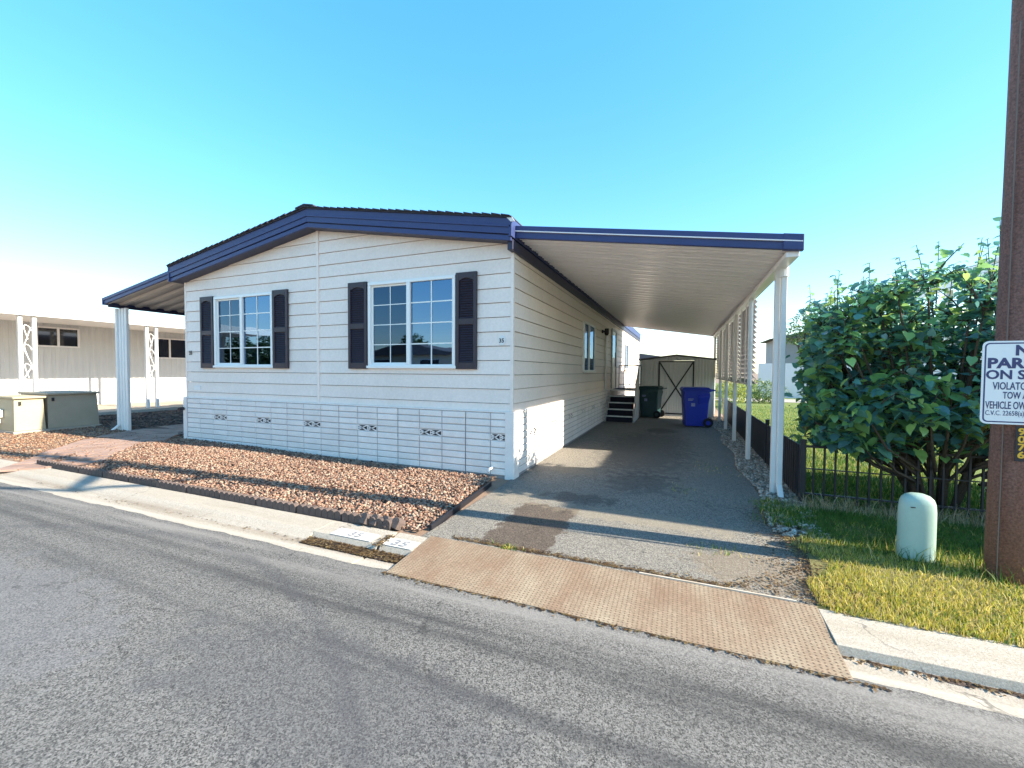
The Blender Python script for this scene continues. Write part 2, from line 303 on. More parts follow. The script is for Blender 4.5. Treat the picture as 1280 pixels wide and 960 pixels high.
prof_r = [(-2.27, .012), (-2.55, .0), (-2.625, -.006), (-2.64, -.056), (-2.72, -.060), (-2.865, -.044), (-2.868, -.16), (-2.27, -.16)]
kerb_segments(3.06, 30, 2.6, prof_r, kerb_m, kb)
for a, c_ in ((-.80, -.33), (-.205, .105)):
    hw = MB().hexa([(a, -2.545, .0), (c_, -2.545, .0), (c_, -2.40, .003), (a, -2.40, .003), (a, -2.545, .0035), (c_, -2.545, .0035), (c_, -2.40, .0075), (a, -2.40, .0075)]).build('painted_patch', white_stencil, kb)
text('number', '35', .125, ink, kb, (-.63, -2.515, .0085), (0, 0, 0), 1.25, .0006, bold=.002); text('number', '35', .14, ink, kb, (-.135, -2.525, .0085), (0, 0, 0), 1.25, .0006, bold=.003)
# driveway: sheet with slightly uneven right edge
dv = []; yy = [-2.26+.25*i for i in range(60)]
for y in yy: dv += [(.02 if y < -.05 else .0, y, .0), (1.6, y, .004), (3.12+.05*math.sin(y*2.3)+.04*math.sin(y*5.1+1), y, -.002)]
struct(MB().add(dv, [(3*i+k, 3*i+k+1, 3*i+k+4, 3*i+k+3) for i in range(len(yy)-1) for k in (0, 1)]).build('driveway', drive_m))
# far kerb and verge across the road
fk = struct(bpy.data.objects.new('far_kerb', None)); COL.objects.link(fk)
kerb_segments(-20, 20, 4, [(-13.4, .01), (-13.1, .0), (-13.0, -.05), (-12.9, -.05), (-12.9, -.16), (-13.4, -.16)], concrete, fk)
# lawn to the right, side verge
lw = MB().add([(3.62, .02, .0), (60, .02, .0), (60, 60, .0), (3.62, 60, .0)], [(0, 1, 2, 3)]).build('lawn', lawn_m); struct(lw)
verge = [(3.06, -2.265, .006), (3.2, -1.5, .02), (3.28, -.9, .015), (3.4, .0, .012), (30, .0, .012), (30, -2.265, .006)]
struct(MB().add(verge, [tuple(reversed(range(6)))]).build('verge', mat('verge_soil', (.20, .17, .06), .95, (.10, .10, .03), 6, .5, grain=.4, gscale=70, bump=.6, bscale=60)))
sw = [(3.16, 0, .006), (3.6, 0, .006), (3.6, 12, .006), (3.16, 12, .006)]
struct(MB().add(sw, [(0, 1, 2, 3)]).build('side_strip', dirt))
# planting bed of dark soil and walkway of pavers under the left awning
struct(MB().add([(-14.4, .25, .09), (-7.34, .25, .09), (-7.34, 8, .09), (-14.4, 8, .09)], [(0, 1, 2, 3)]).build('planting_bed', soil))
wk = struct(bpy.data.objects.new('walkway', None)); COL.objects.link(wk)
pm = MB().box(-.140, .140, -.092, .092, -.03, .0).mesh('paver', paver_m)
path = [(-6.7, -2.15), (-7.6, -1.2), (-8.6, -.3), (-9.1, .8), (-9.1, 2.4), (-9.0, 5.0)]
def pathpt(t):
    seg = min(int(t), len(path)-2); u = t-seg; return Vector((path[seg][0]*(1-u)+path[seg+1][0]*u, path[seg][1]*(1-u)+path[seg+1][1]*u, 0))
t = 0.
while t < 4.6:
    p = pathpt(t); q = (pathpt(min(4.99, t+.05))-p).normalized(); side = Vector((q.y, -q.x, 0))
    for k in (-2, -1, 0, 1, 2):
        c = p+side*k*.30; o = link('paver', pm, wk, (c.x, c.y, gz(c.x, c.y)+.022+random.uniform(-.004, .004))); o.rotation_euler = (0, 0, math.atan2(side.y, side.x)+random.uniform(-.02, .02))
    seg = min(int(t), 4); t += .205/(Vector(path[seg+1])-Vector(path[seg])).length

# ------------------------------------------------------------------ the mobile home
HX0, HX1, HY1 = -7.3, 0., 18.6; HM = -3.65
def bsl(x): return 3.29+(3.93-3.29)*max(0., 1-abs(x-HM)/3.72)     # underside of the gable trim
home = thing('mobile_home', 'pale grey lap sided mobile home with slate blue gable trim and dark shutters', 'house', (HM, 0, 0))
BZ = [.955, 1.06]+[1.06+.206*i for i in range(1, 16)]
WIN = [(-6.37, -4.74, 1.575, 2.955), (-2.54, -.91, 1.575, 2.955)]   # front openings
SWIN = (4.45, 5.8, 1.52, 2.75); DOOR = (8.72, 9.72, .96, 2.98)
def clip_poly(poly, f):      # keep the side where f(p) >= 0
    out = []
    for i, p in enumerate(poly):
        q = poly[(i+1) % len(poly)]; a, c = f(p), f(q)
        if a >= 0: out.append(p)
        if (a >= 0) != (c >= 0): t = a/(a-c); out.append((p[0]+(q[0]-p[0])*t, p[1]+(q[1]-p[1])*t))
    return out
def rect_minus(u0, u1, z0, z1, holes):
    R = [(u0, u1, z0, z1)]
    for (a, b_, c, d) in holes:
        nr = []
        for (p, q, r, s_) in R:
            if q <= a or p >= b_ or s_ <= c or r >= d: nr.append((p, q, r, s_)); continue
            if p < a: nr.append((p, a, r, s_))
            if q > b_: nr.append((b_, q, r, s_))
            if r < c: nr.append((max(p, a), min(q, b_), r, c))
            if s_ > d: nr.append((max(p, a), min(q, b_), d, s_))
        R = nr
    return R
def siding_front(xa, xb):
    for i in range(len(BZ)-1):
        z0, z1 = BZ[i]+(.008 if i else 0), BZ[i+1]; lap = random.uniform(.014, .018)
        for (p, q, r, s_) in rect_minus(xa, xb, z0, z1, WIN):
            poly = [(p, r), (q, r), (q, s_), (p, s_)]
            poly = clip_poly(poly, lambda t: 3.93+(.64/3.72)*(t[0]-HM)+.015-t[1]); poly = clip_poly(poly, lambda t: 3.93-(.64/3.72)*(t[0]-HM)+.015-t[1])
            if len(poly) < 3: continue
            n = len(poly); fy = lambda z: -lap*(1-(z-z0)/.206)-.002
            MB().add([(a, fy(c), c) for a, c in poly]+[(a, .035, c) for a, c in poly], [tuple(range(n)), tuple(reversed(range(n, 2*n)))]+[(k, k+n, (k+1) % n+n, (k+1) % n) for k in range(n)]).build('siding_board', siding, home)
siding_front(HX0, HM-.028); siding_front(HM+.028, HX1-.035)
def siding_side(ya, yb, holes, x=HX1, sgn=1):
    for i in range(len(BZ)-1):
        z0, z1 = BZ[i], min(BZ[i+1], 3.34)
        if z1-z0 < .02: continue
        z0 += .008 if i else 0; lap = .016
        for (p, q, r, s_) in rect_minus(ya, yb, z0, z1, holes):
            fx = lambda z: x+sgn*(lap*(1-(z-z0)/.206)+.002); xi = x-sgn*.035
            MB().hexa([(fx(r), p, r), (fx(r), q, r), (xi, q, r), (xi, p, r), (fx(s_), p, s_), (fx(s_), q, s_), (xi, q, s_), (xi, p, s_)]).build('siding_board', siding, home)
siding_side(.035, 9.0-.3, [SWIN]); siding_side(8.704, HY1, [DOOR, (12.1, 13.3, 1.6, 2.7)])
B('seam_trim', siding, home, HM-.027, HM+.027, -.028, .03, .955, 3.93, bevel=.004)
B('corner_trim', siding, home, -.034, .016, -.018, .034, .955, 3.33, bevel=.004); B('corner_trim', siding, home, HX0-.014, HX0+.03, -.021, .03, .955, 3.32, bevel=.004)
# inner shell keeps light out of the walls
mb = MB(); mb.box(HX0+.02, HX0+.06, .06, HY1, .05, 3.5); mb.box(HX0+.06, -.06, HY1-.04, HY1, .05, 3.5); mb.box(HX0+.06, -.06, .06, HY1-.04, .90, .94)
mb.build('inner_shell', inside_m, home)
mb = MB(); mb.box(HX0+.06, -.06, 1.6, 1.64, .94, 3.4); mb.box(-4.3, -4.26, .06, 1.6, .94, 3.4); mb.box(-2, -1.96, 1.64, HY1-.04, .94, 3.4); mb.box(HX0+.06, -.06, .04, HY1-.04, 3.26, 3.30); mb.build('partition', inside_m, home)
# gable trim boards
def gable_layer(name, m, lo, hi, y0, y1, x0=HX0-.12, x1=.055):
    f = lambda x, d: bsl(max(HX0-.07, min(.07, x)))+d
    mbx = MB()
    for a, c in ((x0, HM), (HM, x1)):
        mbx.prism([(a, f(a, lo)), (c, f(c, lo)), (c, f(c, hi)), (a, f(a, hi))], y0, y1)
    return mbx.build(name, m, home, .004)
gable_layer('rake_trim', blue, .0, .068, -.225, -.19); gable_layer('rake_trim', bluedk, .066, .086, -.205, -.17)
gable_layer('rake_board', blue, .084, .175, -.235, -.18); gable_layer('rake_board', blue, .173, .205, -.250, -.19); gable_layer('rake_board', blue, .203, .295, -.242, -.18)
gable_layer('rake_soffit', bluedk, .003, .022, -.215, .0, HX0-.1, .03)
# roof slabs with ragged shingle edge
for sgn, xe in ((-1, HX0-.14), (1, .075)):
    mbx = MB(); zr, ze = 3.93+.315, 3.29+.315
    mbx.hexa([(HM, -.26, zr-.02), (xe, -.26, ze-.02), (xe, HY1+.2, ze-.02), (HM, HY1+.2, zr-.02), (HM, -.26, zr+.005), (xe, -.26, ze+.005), (xe, HY1+.2, ze+.005), (HM, HY1+.2, zr+.005)])
    rf = mbx.build('roof', shingle, home)
    nn = 26; tabs = MB()
    for i in range(nn):
        a = i/nn; c = (i+1)/nn-.004; A = HM+(xe-HM)*a; C = HM+(xe-HM)*c; za = zr+(ze-zr)*a; zc = zr+(ze-zr)*c; yf = -.285-random.uniform(0, .012); th = random.uniform(.010, .020)
        tabs.hexa([(A, yf, za), (C, yf, zc), (C, .4, zc), (A, .4, za), (A, yf, za+th+.008), (C, yf, zc+th*.6), (C, .4, zc+th*.6), (A, .4, za+th+.008)])
    t_ = tabs.build('shingle_edge', shingle, rf)
MB().prism([(HM-.2, 4.235), (HM, 4.272), (HM+.2, 4.235), (HM+.2, 4.255), (HM, 4.295), (HM-.2, 4.255)], -.29, HY1+.2).build('ridge_cap', shingle, home)
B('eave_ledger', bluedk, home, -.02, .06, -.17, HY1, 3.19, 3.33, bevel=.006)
B('eave_fascia', blue, home, .03, .075, -.25, HY1, 3.345, 3.60, bevel=.004); B('eave_fascia', blue, home, HX0-.14, HX0-.10, -.25, HY1, 3.30, 3.60, bevel=.004)
MB().prism([(.0, 3.60), (.075, 3.60), (.12, 3.535), (.06, 3.535)], -.255, -.235).build('flashing', white, home)
# eave soffit
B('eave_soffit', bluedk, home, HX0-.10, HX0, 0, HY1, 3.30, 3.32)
# windows
def window(x0, x1, z0, z1, paper=False):
    w = MB(); fy0, fy1 = -.045, .03; t = .052
    w.box(x0, x1, fy0, fy1, z1-t, z1); w.box(x0, x1, fy0, fy1, z0, z0+t); w.box(x0, x0+t, fy0, fy1, z0+t, z1-t); w.box(x1-t, x1, fy0, fy1, z0+t, z1-t)
    f = w.build('window', vinyl, home, .006); xm = (x0+x1)/2-.02
    B('mullion', vinyl, f, xm-.034, xm+.034, -.05, .028, z0+t, z1-t, bevel=.005)
    # left sash is set back behind an insect screen frame
    sf = MB(); a, c = x0+t, xm-.034; s2 = .03
    sf.box(a, c, -.008, .02, z1-t-s2, z1-t); sf.box(a, c, -.008, .02, z0+t, z0+t+s2); sf.box(a, a+s2, -.008, .02, z0+t+s2, z1-t-s2)
    sf.build('sash', vinyl, f, .004)
    for (p, q, yb, g) in ((a, c, .008, glass_dk), (xm+.034, x1-t, -.012, glass)):
        B('pane', g, f, p, q, yb, yb+.003, z0+t, z1-t)
        mt = MB(); cx = (p+q)/2+ (.012 if g is glass_dk else 0); hw = .0065 if g is glass_dk else .009
        mt.box(cx-hw, cx+hw, yb-.008, yb-.002, z0+t, z1-t); zz = [z0+t+(z1-z0-2*t)*k/4 for k in (1, 2, 3)]
        for z in zz: mt.box(p, cx-hw, yb-.008, yb-.002, z-hw, z+hw); mt.box(cx+hw, q, yb-.008, yb-.002, z-hw, z+hw)
        mt.build('muntin', vinyl, f)
    B('sill', vinyl, f, x0-.02, x1+.02, -.062, -.0455, z0-.012, z0+.03, bevel=.005)
    cu = MB(); nx = 30
    pts = [(x0+.03+(x1-x0-.06)*i/nx, .14+.025*math.sin(i*1.9)) for i in range(nx+1)]
    cu.add([(x, y, z) for z in (z0+.42, z1) for x, y in pts], [(i, i+1, nx+2+i, nx+1+i) for i in range(nx)]); cu.build('curtain', curtain_m, f, smooth=True)
    return f
for w_ in WIN: window(*w_)
def shutter(x0, x1, z0, z1):
    mb = MB(); t = .052; y0, y1 = -.055, -.018; zm = (z0+z1)/2-.01
    mb.box(x0, x0+t, y0, y1, z0, z1); mb.box(x1-t, x1, y0, y1, z0, z1)
    for a, c in ((z0, z0+.10), (zm-.045, zm+.045), (z1-.085, z1)): mb.box(x0+t, x1-t, y0, y1, a, c)
    mb.box(x0+t, x1-t, -.024, -.0165, z0+.1, z1-.085)
    sh = mb.build('shutter', shutter_m, home, .004)
    arch = MB(); n = 10; pts = [(x0+t+(x1-x0-2*t)*i/n, z1-.085-.035*(1-math.sin(math.pi*i/n))) for i in range(n+1)]
    arch.prism([(x0+t, z1-.083)]+pts+[(x1-t, z1-.083)], y0+.003, y1-.004); arch.build('arch', shutter_m, sh)
    lv = MB()
    for a, c in ((z0+.105, zm-.05), (zm+.05, z1-.095)):
        k = int((c-a)/.034)
        for i in range(k):
            z = a+(c-a)*(i+.5)/k; lv.hexa([(x0+t, -.048, z-.015), (x1-t, -.048, z-.015), (x1-t, -.042, z-.017), (x0+t, -.042, z-.017), (x0+t, -.028, z+.014), (x1-t, -.028, z+.014), (x1-t, -.024, z+.011), (x0+t, -.024, z+.011)])
    stuff(lv.build('louver', shutter_m, sh))
for a, c in ((-6.775, -6.385), (-4.725, -4.345), (-2.945, -2.555), (-.895, -.55)): shutter(a, c, 1.555, 2.975)
# notice in the front window
nb_ = thing('paper_notice', 'pale blue paper notice propped inside the smaller front window', 'notice', (-5.05, .06, 1.65))
MB().hexa([(-5.28, .05, 1.64), (-4.90, .05, 1.64), (-4.90, .056, 1.64), (-5.28, .056, 1.64), (-5.28, .075, 1.87), (-4.90, .075, 1.87), (-4.90, .081, 1.87), (-5.28, .081, 1.87)]).build('sheet', paper_m, nb_)
# house numbers, small plate
pl = MB().prism([(-.155+.055*math.cos(a), 1.965+.075*math.sin(a)) for a in [i*math.pi/8 for i in range(16)]], -.026, -.016).build('number_plaque', white, home, .003)
text('number', '35', .082, black_m, pl, (-.203, -.0275, 1.937), sx=1., bold=.002)
text('number', '35', .11, black_m, home, (-7.20, -.020, 1.83), sx=.95, bold=.003)
B('meter_plate', white, home, -7.05, -6.85, -.024, -.012, 1.10, 1.19, bevel=.003)
# skirting: 4 ft panels moulded as blocks, vent in the middle column
def blk(w, h):
    e = .010; return MB().add([(0, -.004, 0), (w, -.004, 0), (w, -.004, h), (0, -.004, h), (e, -.018, e), (w-e, -.018, e), (w-e, -.018, h-e), (e, -.018, h-e)], [(0, 1, 5, 4), (1, 2, 6, 5), (2, 3, 7, 6), (3, 0, 4, 7), (4, 5, 6, 7)])
ROW = .1; BW = 1.22/3
blk_f = blk(BW-.010, ROW-.009).mesh('block', skirt_m)
vent_x = MB()
def skirting(edges, front=True, stop=1e9, trim=0.):
    for a, c in edges:
        pan = MB(); T = lambda u, d, z: (u, -.03-d, z) if front else (.03+d, u, z)
        def bx(u0, u1, d0, d1, z0, z1):
            p, q = T(u0, d0, z0), T(u1, d1, z1); return (min(p[0], q[0]), max(p[0], q[0]), min(p[1], q[1]), max(p[1], q[1]), z0, z1)
        pan.box(*bx(a+.006, c-.006, -.03, .004, -.04, .945)); P = pan.build('skirting_panel', joint_shade_m, home)
        c0 = c-1.22 if (front and a > -1) is False else a
        c0 = c-1.22 if abs((c-a)-1.22) < .02 or front is False or a < -6.5 else a
        joined = MB()
        for k in range(3):
            u = c0+k*BW
            if u+BW > c+.01 or u < a-.02:
                u2 = max(u, a); w = min(u+BW, c)-u2
                if w < .08: continue
            else: u2, w = u, BW
            for r in range(9):
                z = .035+r*ROW
                if k == 1 and r == 5:
                    hz = z+.004; hw = (w-.012)/2
                    vt = MB().box(*bx(u2+.004, u2+w-.004, .0045, .0055, z, z+ROW-.008)).build('vent', black_m, P)
                    lat = MB()
                    for j in (0, 1):
                        v0 = u2+.006+j*hw; v1 = v0+hw-.012; zz0, zz1 = z+.006, z+ROW-.014; zm = (zz0+zz1)/2; vm = (v0+v1)/2
                        for (pa, pb) in (((v0, zz0), (v1, zz1)), ((v0, zz1), (v1, zz0)), ((v0, zm), (vm, zm))):
                            lat.bar(T(pa[0], .010, pa[1]), T(pb[0], .010, pb[1]), .016, .010, (0, 1, 0) if front else (1, 0, 0))
                    for v in (u2+.004, u2+w/2-.004, u2+w-.012): lat.box(*bx(v, v+.009, .005, .014, z, z+ROW-.008))
                    for q_ in (z-.001, z+ROW-.012): lat.box(*bx(u2+.004, u2+w-.004, .005, .013, q_, q_+.006))
                    lat.build('vent_lattice', skirt_m, vt); continue
                if u2 > stop:
                    bm_ = blk(w-.010, ROW-.009); joined.add([(v[0]+u2+.005, v[1], v[2]+z) if front else (.03-v[1], u2+.005+v[0], v[2]+z) for v in bm_.v], bm_.f); continue
                me = blk_f if abs(w-BW) < 1e-3 else blk(w-.010, ROW-.009).mesh('block', skirt_m)
                loc = Vector((u2+.005, -.03, z) if front else (.03, u2+.005, z))-off(home)
                o = link('block', me, P, loc)
                if not front: o.rotation_euler = (0, 0, math.pi/2)
        if joined.v: stuff(joined.build('block_face', skirt_m, P))
skirting([(-7.3, -6.83), (-6.83, -5.61), (-5.61, -4.39), (-4.39, -3.17), (-3.17, -1.95), (-1.95, -.73), (-.73, -.02)])
skirting([(.14+1.22*i, .14+1.22*(i+1)) for i in range(15)], False, 4.9)
B('skirting_corner', skirt_m, home, -.09, .052, -.056, -.031, -.04, .955, bevel=.004); B('skirting_corner', skirt_m, home, .031, .056, -.029, .14, -.04, .955, bevel=.004)
B('skirting_corner', skirt_m, home, HX0-.06, HX0+.05, -.056, -.031, -.02, .955, bevel=.004); B('skirting_corner', skirt_m, home, HX0-.06, HX0-.035, -.029, 8, -.02, .955)
B('skirting_cap', skirt_m, home, HX0, -.0, -.05, -.02, .935, .957, bevel=.004); B('skirting_cap', skirt_m, home, .02, .05, .1, HY1, .935, .957, bevel=.004)
MB().tube([(-.28, -.03, .14), (-.28, -.16, .14), (-.28, -.19, .10)], .018, 8).build('drain_pipe', white, home, smooth=True)
MB().tube([(-7.32, -.07, .72), (-7.32, -.16, .70)], .035, 8).build('tap', black_m, home); 
# side window, door, light
def sidewin(y0, y1, z0, z1):
    w = MB(); t = .05
    for b_ in ((y0, y1, z1-t, z1), (y0, y1, z0, z0+t), (y0, y0+t, z0+t, z1-t), (y1-t, y1, z0+t, z1-t)): w.box(-.02, .05, *b_)
    f = w.build('window', vinyl, home, .005); ym = (y0+y1)/2
    B('mullion', vinyl, f, -.01, .04, ym-.025, ym+.025, z0+t, z1-t); B('pane', glass_dk, f, .0, .004, y0+t, ym-.025, z0+t, z1-t); B('pane', glass, f, .018, .022, ym+.025, y1-t, z0+t, z1-t); B('sill', vinyl, f, .05, .08, y0-.03, y1+.03, z0-.02, z0+.03)
sidewin(*SWIN); sidewin(12.1, 13.3, 1.6, 2.7)
y0, y1, z0, z1 = DOOR; fr = MB()
for b_ in ((y0, y1, z1-.07, z1), (y0, y0+.07, z0, z1-.07), (y1-.07, y1, z0, z1-.07)): fr.box(-.02, .06, *b_)
fr.build('door_frame', stepw, home, .004)
dr = B('door', white, home, -.005, .03, y0+.07, y1-.07, z0, z1-.07); B('door_pane', glass, dr, .03, .036, y0+.2, y1-.2, z0+1.05, z1-.2); MB().box(.03, .05, y1-.2, y1-.15, z0+.75, z0+1.25).build('handle', black_m, dr, .004)
B('conduit', white, home, .016, .06, 7.55, 7.62, .6, 2.75, bevel=.006)
lt = MB().tube([(.01, 7.0, 2.72), (.05, 7.0, 2.72)], .05, 12).tube([(.05, 7.0, 2.72), (.14, 7.0, 2.72)], [.03, .025], 8).tube([(.15, 7.0, 2.80), (.15, 7.0, 2.66), (.15, 7.0, 2.60)], [.06, .07, .04], 12).build('porch_light', black_m, home)

# ------------------------------------------------------------------ right carport awning
aw = thing('carport_awning', 'long white carport awning with slate blue front fascia over the driveway', 'awning', (3.32, .65, 0))
tz = lambda x: 3.535-.152*x
AX0, AX1, AY0, AY1 = .078, 3.40, -.10, 11.6
def sl_box(mb, x0, x1, y0, y1, lo, hi): return mb.hexa([(x0, y0, tz(x0)+lo), (x1, y0, tz(x1)+lo), (x1, y1, tz(x1)+lo), (x0, y1, tz(x0)+lo), (x0, y0, tz(x0)+hi), (x1, y0, tz(x1)+hi), (x1, y1, tz(x1)+hi), (x0, y1, tz(x0)+hi)])
sl_box(MB(), AX0, AX1, AY0, AY0+.05, -.165, -.075).build('fascia', blue, aw, .006); sl_box(MB(), AX0, AX1+.01, AY0-.018, AY0+.05, -.073, .0).build('fascia', blue, aw, .006)
sl_box(MB(), AX0, AX1, AY0-.024, AY0+.0, -.080, -.068).build('fascia_lip', pan_m, aw)
sl_box(MB(), 3.22, AX1+.012, AY0-.022, AY0+.052, -.17, .004).build('fascia_end', blue, aw, .006)
PW = .305; pmb = MB(); prof = [(0, 0), (.055, 0), (.062, -.022), (.090, -.022), (.097, 0), (.157, 0), (.164, -.022), (.192, -.022), (.199, 0), (.255, 0), (.262, -.034), (.292, -.034), (.299, 0), (PW, 0)]
x0, x1 = AX0+.01, 3.37; n = len(prof)
vs = [(x0, y, tz(x0)-.125+z) for y, z in prof]+[(x1, y, tz(x1)-.125+z) for y, z in prof]+[(x0, y, tz(x0)-.122+z) for y, z in prof]+[(x1, y, tz(x1)-.122+z) for y, z in prof]
pmb.add(vs, [(i, i+1, n+i+1, n+i) for i in range(n-1)]+[(2*n+i, 3*n+i, 3*n+i+1, 2*n+i+1) for i in range(n-1)])
pan_me = pmb.mesh('roof_pan', pan_m, off(aw))
for k in range(38): link('roof_pan', pan_me, aw, (0, AY0+.055+k*PW, 0))
sl_box(MB(), AX0, AX1, AY0+.05, AY1, -.02, -.004).build('roof_top', white, aw)
mb = MB().box(3.26, 3.385, AY0+.05, AY1, 2.80, 2.86); mb.box(3.355, 3.395, AY0+.05, AY1, 2.86, 2.985); mb.build('gutter_beam', pan_m, aw, .005)
MB().hexa([(AX0, AY1-.01, tz(AX0)-.18), (3.39, AY1-.01, tz(3.39)-.18), (3.39, AY1+.03, tz(3.39)-.18), (AX0, AY1+.03, tz(AX0)-.18), (AX0, AY1-.01, tz(AX0)), (3.39, AY1-.01, tz(3.39)), (3.39, AY1+.03, tz(3.39)), (AX0, AY1+.03, tz(AX0))]).build('rear_fascia', pan_m, aw)
PY = [.65, 2.85, 4.95, 6.9, 8.8, 11.3]
pst = MB().box(-.035, .035, -.035, .035, -.02, 2.80); pst.box(-.012, .012, -.041, -.035, -.02, 2.8); pst.box(-.012, .012, .035, .041, -.02, 2.8); pst_me = pst.mesh('post', white)
for y in PY: link('post', pst_me, aw, Vector((3.32, y, 0))-off(aw))
ds = MB().tube([(3.36, .545, 2.82), (3.36, .545, 2.70)], .05, 10); ds.box(3.335, 3.395, .53, .61, .14, 2.72); ds.hexa([(3.335, .40, .02), (3.395, .40, .02), (3.395, .47, .02), (3.335, .47, .02), (3.335, .53, .14), (3.395, .53, .14), (3.395, .61, .14), (3.335, .61, .14)])
ds.build('downspout', white, aw, .006)
slat_l = {}; slat_m = mat('grey_slat', (.38, .37, .39), .5, (.30, .29, .31), 5, .4)
for i in range(1, 5):
    ya, yb = PY[i]+.04, PY[i+1]-.04; fr = MB(); z0, z1 = 1.31, 2.80
    fr.box(3.31, 3.34, ya, yb, z0, z0+.035); 
    for q in (ya, (ya*2+yb)/3, (ya+2*yb)/3, yb): fr.box(3.325, 3.345, q-.014, q+.014, z0+.036, z1)
    scr = fr.build('louver_screen', pan_m, aw); k = 17
    key = round(yb-ya, 3)
    if key not in slat_l:
        slat_l[key] = MB().hexa([(0, 0, .045), (.075, 0, -.040), (.075, yb-ya, -.040), (0, yb-ya, .045), (.002, 0, .048), (.077, 0, -.037), (.077, yb-ya, -.037), (.002, yb-ya, .048)]).mesh('slat', slat_m)
    for j in range(k): link('slat', slat_l[key], scr, Vector((3.35, ya, z0+.06+j*(z1-z0-.06)/(k-1)))-off(aw))

# ------------------------------------------------------------------ left awning
la = thing('side_awning', 'sloping grey awning with slate blue fascia beside the paver walkway', 'awning', (-10.05, .2, .08))
tl = lambda x: 3.60+.166*(x+7.44)
LX0, LX1, LY0, LY1 = -10.15, -7.445, -.10, 8.2
def sl2(mb, x0, x1, y0, y1, lo, hi): return mb.hexa([(x0, y0, tl(x0)+lo), (x1, y0, tl(x1)+lo), (x1, y1, tl(x1)+lo), (x0, y1, tl(x0)+lo), (x0, y0, tl(x0)+hi), (x1, y0, tl(x1)+hi), (x1, y1, tl(x1)+hi), (x0, y1, tl(x0)+hi)])
sl2(MB(), LX0, LX1, LY0, LY0+.04, -.14, -.065).build('fascia', blue, la, .005); sl2(MB(), LX0-.01, LX1, LY0-.014, LY0+.04, -.063, .005).build('fascia', blue, la, .005)
sl2(MB(), LX0-.012, LX0+.03, LY0-.018, LY1, -.15, .006).build('fascia_end', blue, la, .005)
pmb = MB(); x0, x1 = LX0+.03, LX1; prof2 = [(0, 0), (.05, 0), (.085, .04), (.22, .04), (.255, 0), (PW, 0)]; n = len(prof2)
vs = [(x0, y, tl(x0)-.13+z) for y, z in prof2]+[(x1, y, tl(x1)-.13+z) for y, z in prof2]; vs += [(x, y, z+.003) for x, y, z in vs]
pmb.add(vs, [(i, i+1, n+i+1, n+i) for i in range(n-1)]+[(2*n+i, 3*n+i, 3*n+i+1, 2*n+i+1) for i in range(n-1)])
me = pmb.mesh('roof_pan', pan_brown, off(la))
for k in range(26): link('roof_pan', me, la, (0, LY0+.05+k*PW, 0))
sl2(MB(), LX0+.03, LX1, LY0+.04, LY1, -.03, -.01).build('roof_top', white, la)
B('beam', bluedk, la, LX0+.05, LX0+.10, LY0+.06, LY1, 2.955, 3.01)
def fluted(x, y, z0, z1, parent):
    mb = MB(); 
    for k, w in ((-.185, .075), (-.07, .06), (.045, .07), (.165, .075)): mb.box(x+k-w/2, x+k+w/2, y-.03-(.02 if k < -.1 else 0), y+.03, z0, z1)
    mb.box(x-.19, x+.19, y-.012, y+.018, z0+.01, z1-.01); return mb.build('post', white, parent, .006)
fluted(-10.03, .2, .06, 2.955, la); fluted(-10.03, 4.0, .06, 2.955, la); fluted(-10.03, 7.9, .06, 2.955, la)
MB().hexa([(-10.20, .0, .09), (-10.13, .0, .09), (-10.13, .06, .09), (-10.20, .06, .09), (-10.18, .12, .2), (-10.12, .12, .2), (-10.12, .17, .2), (-10.18, .17, .2)]).build('downspout_shoe', white, la, .006)

# ------------------------------------------------------------------ steps and landing
st = thing('porch_steps', 'dark carpeted porch steps with pale grey side panels and black landing rail', 'steps', (.45, 7.6, 0))
for k in range(4):
    z = .19*(k+1); y = 7.45+.25*k
    B('tread', carpet, st, .08, .86, y, y+.30, z-.03, z, bevel=.004); B('nosing', white, st, .07, .87, y-.022, y-.001, z-.035, z+.003, bevel=.004); B('riser', carpet, st, .09, .85, y+.02, y+.03, z-.19, z-.032)
B('landing', carpet, st, .08, .90, 8.45, 10.0, .915, .95); B('nosing', white, st, .07, .87, 8.428, 8.449, .912, .953)
for x, m_ in ((.9, stepw), (.055, stepw)):
    MB().prism([(7.40, .0), (8.46, .0), (10.0, .0), (10.0, .93), (8.46, .93), (7.40, .15)], x-.018, x+.018, 'x').build('stringer', m_, st, .003)
MB().prism([(7.42, .16), (7.50, .16), (8.46, .93), (8.46, 1.72), (8.40, 1.72), (7.42, .95)], .925, .95, 'x').build('side_panel', stepw, st, .004)
rail = MB()
for x, y in ((.88, 9.95), (.12, 9.95), (.5, 9.95), (.30, 9.95), (.70, 9.95), (.88, 9.2)): rail.tube([(x, y, .95), (x, y, 1.75)], .014, 6)
rail.tube([(.12, 9.95, 1.75), (.88, 9.95, 1.75), (.88, 8.5, 1.75)], .018, 6); rail.tube([(.12, 9.95, 1.08), (.88, 9.95, 1.08), (.88, 8.5, 1.08)], .012, 6); rail.build('railing', black_m, st)

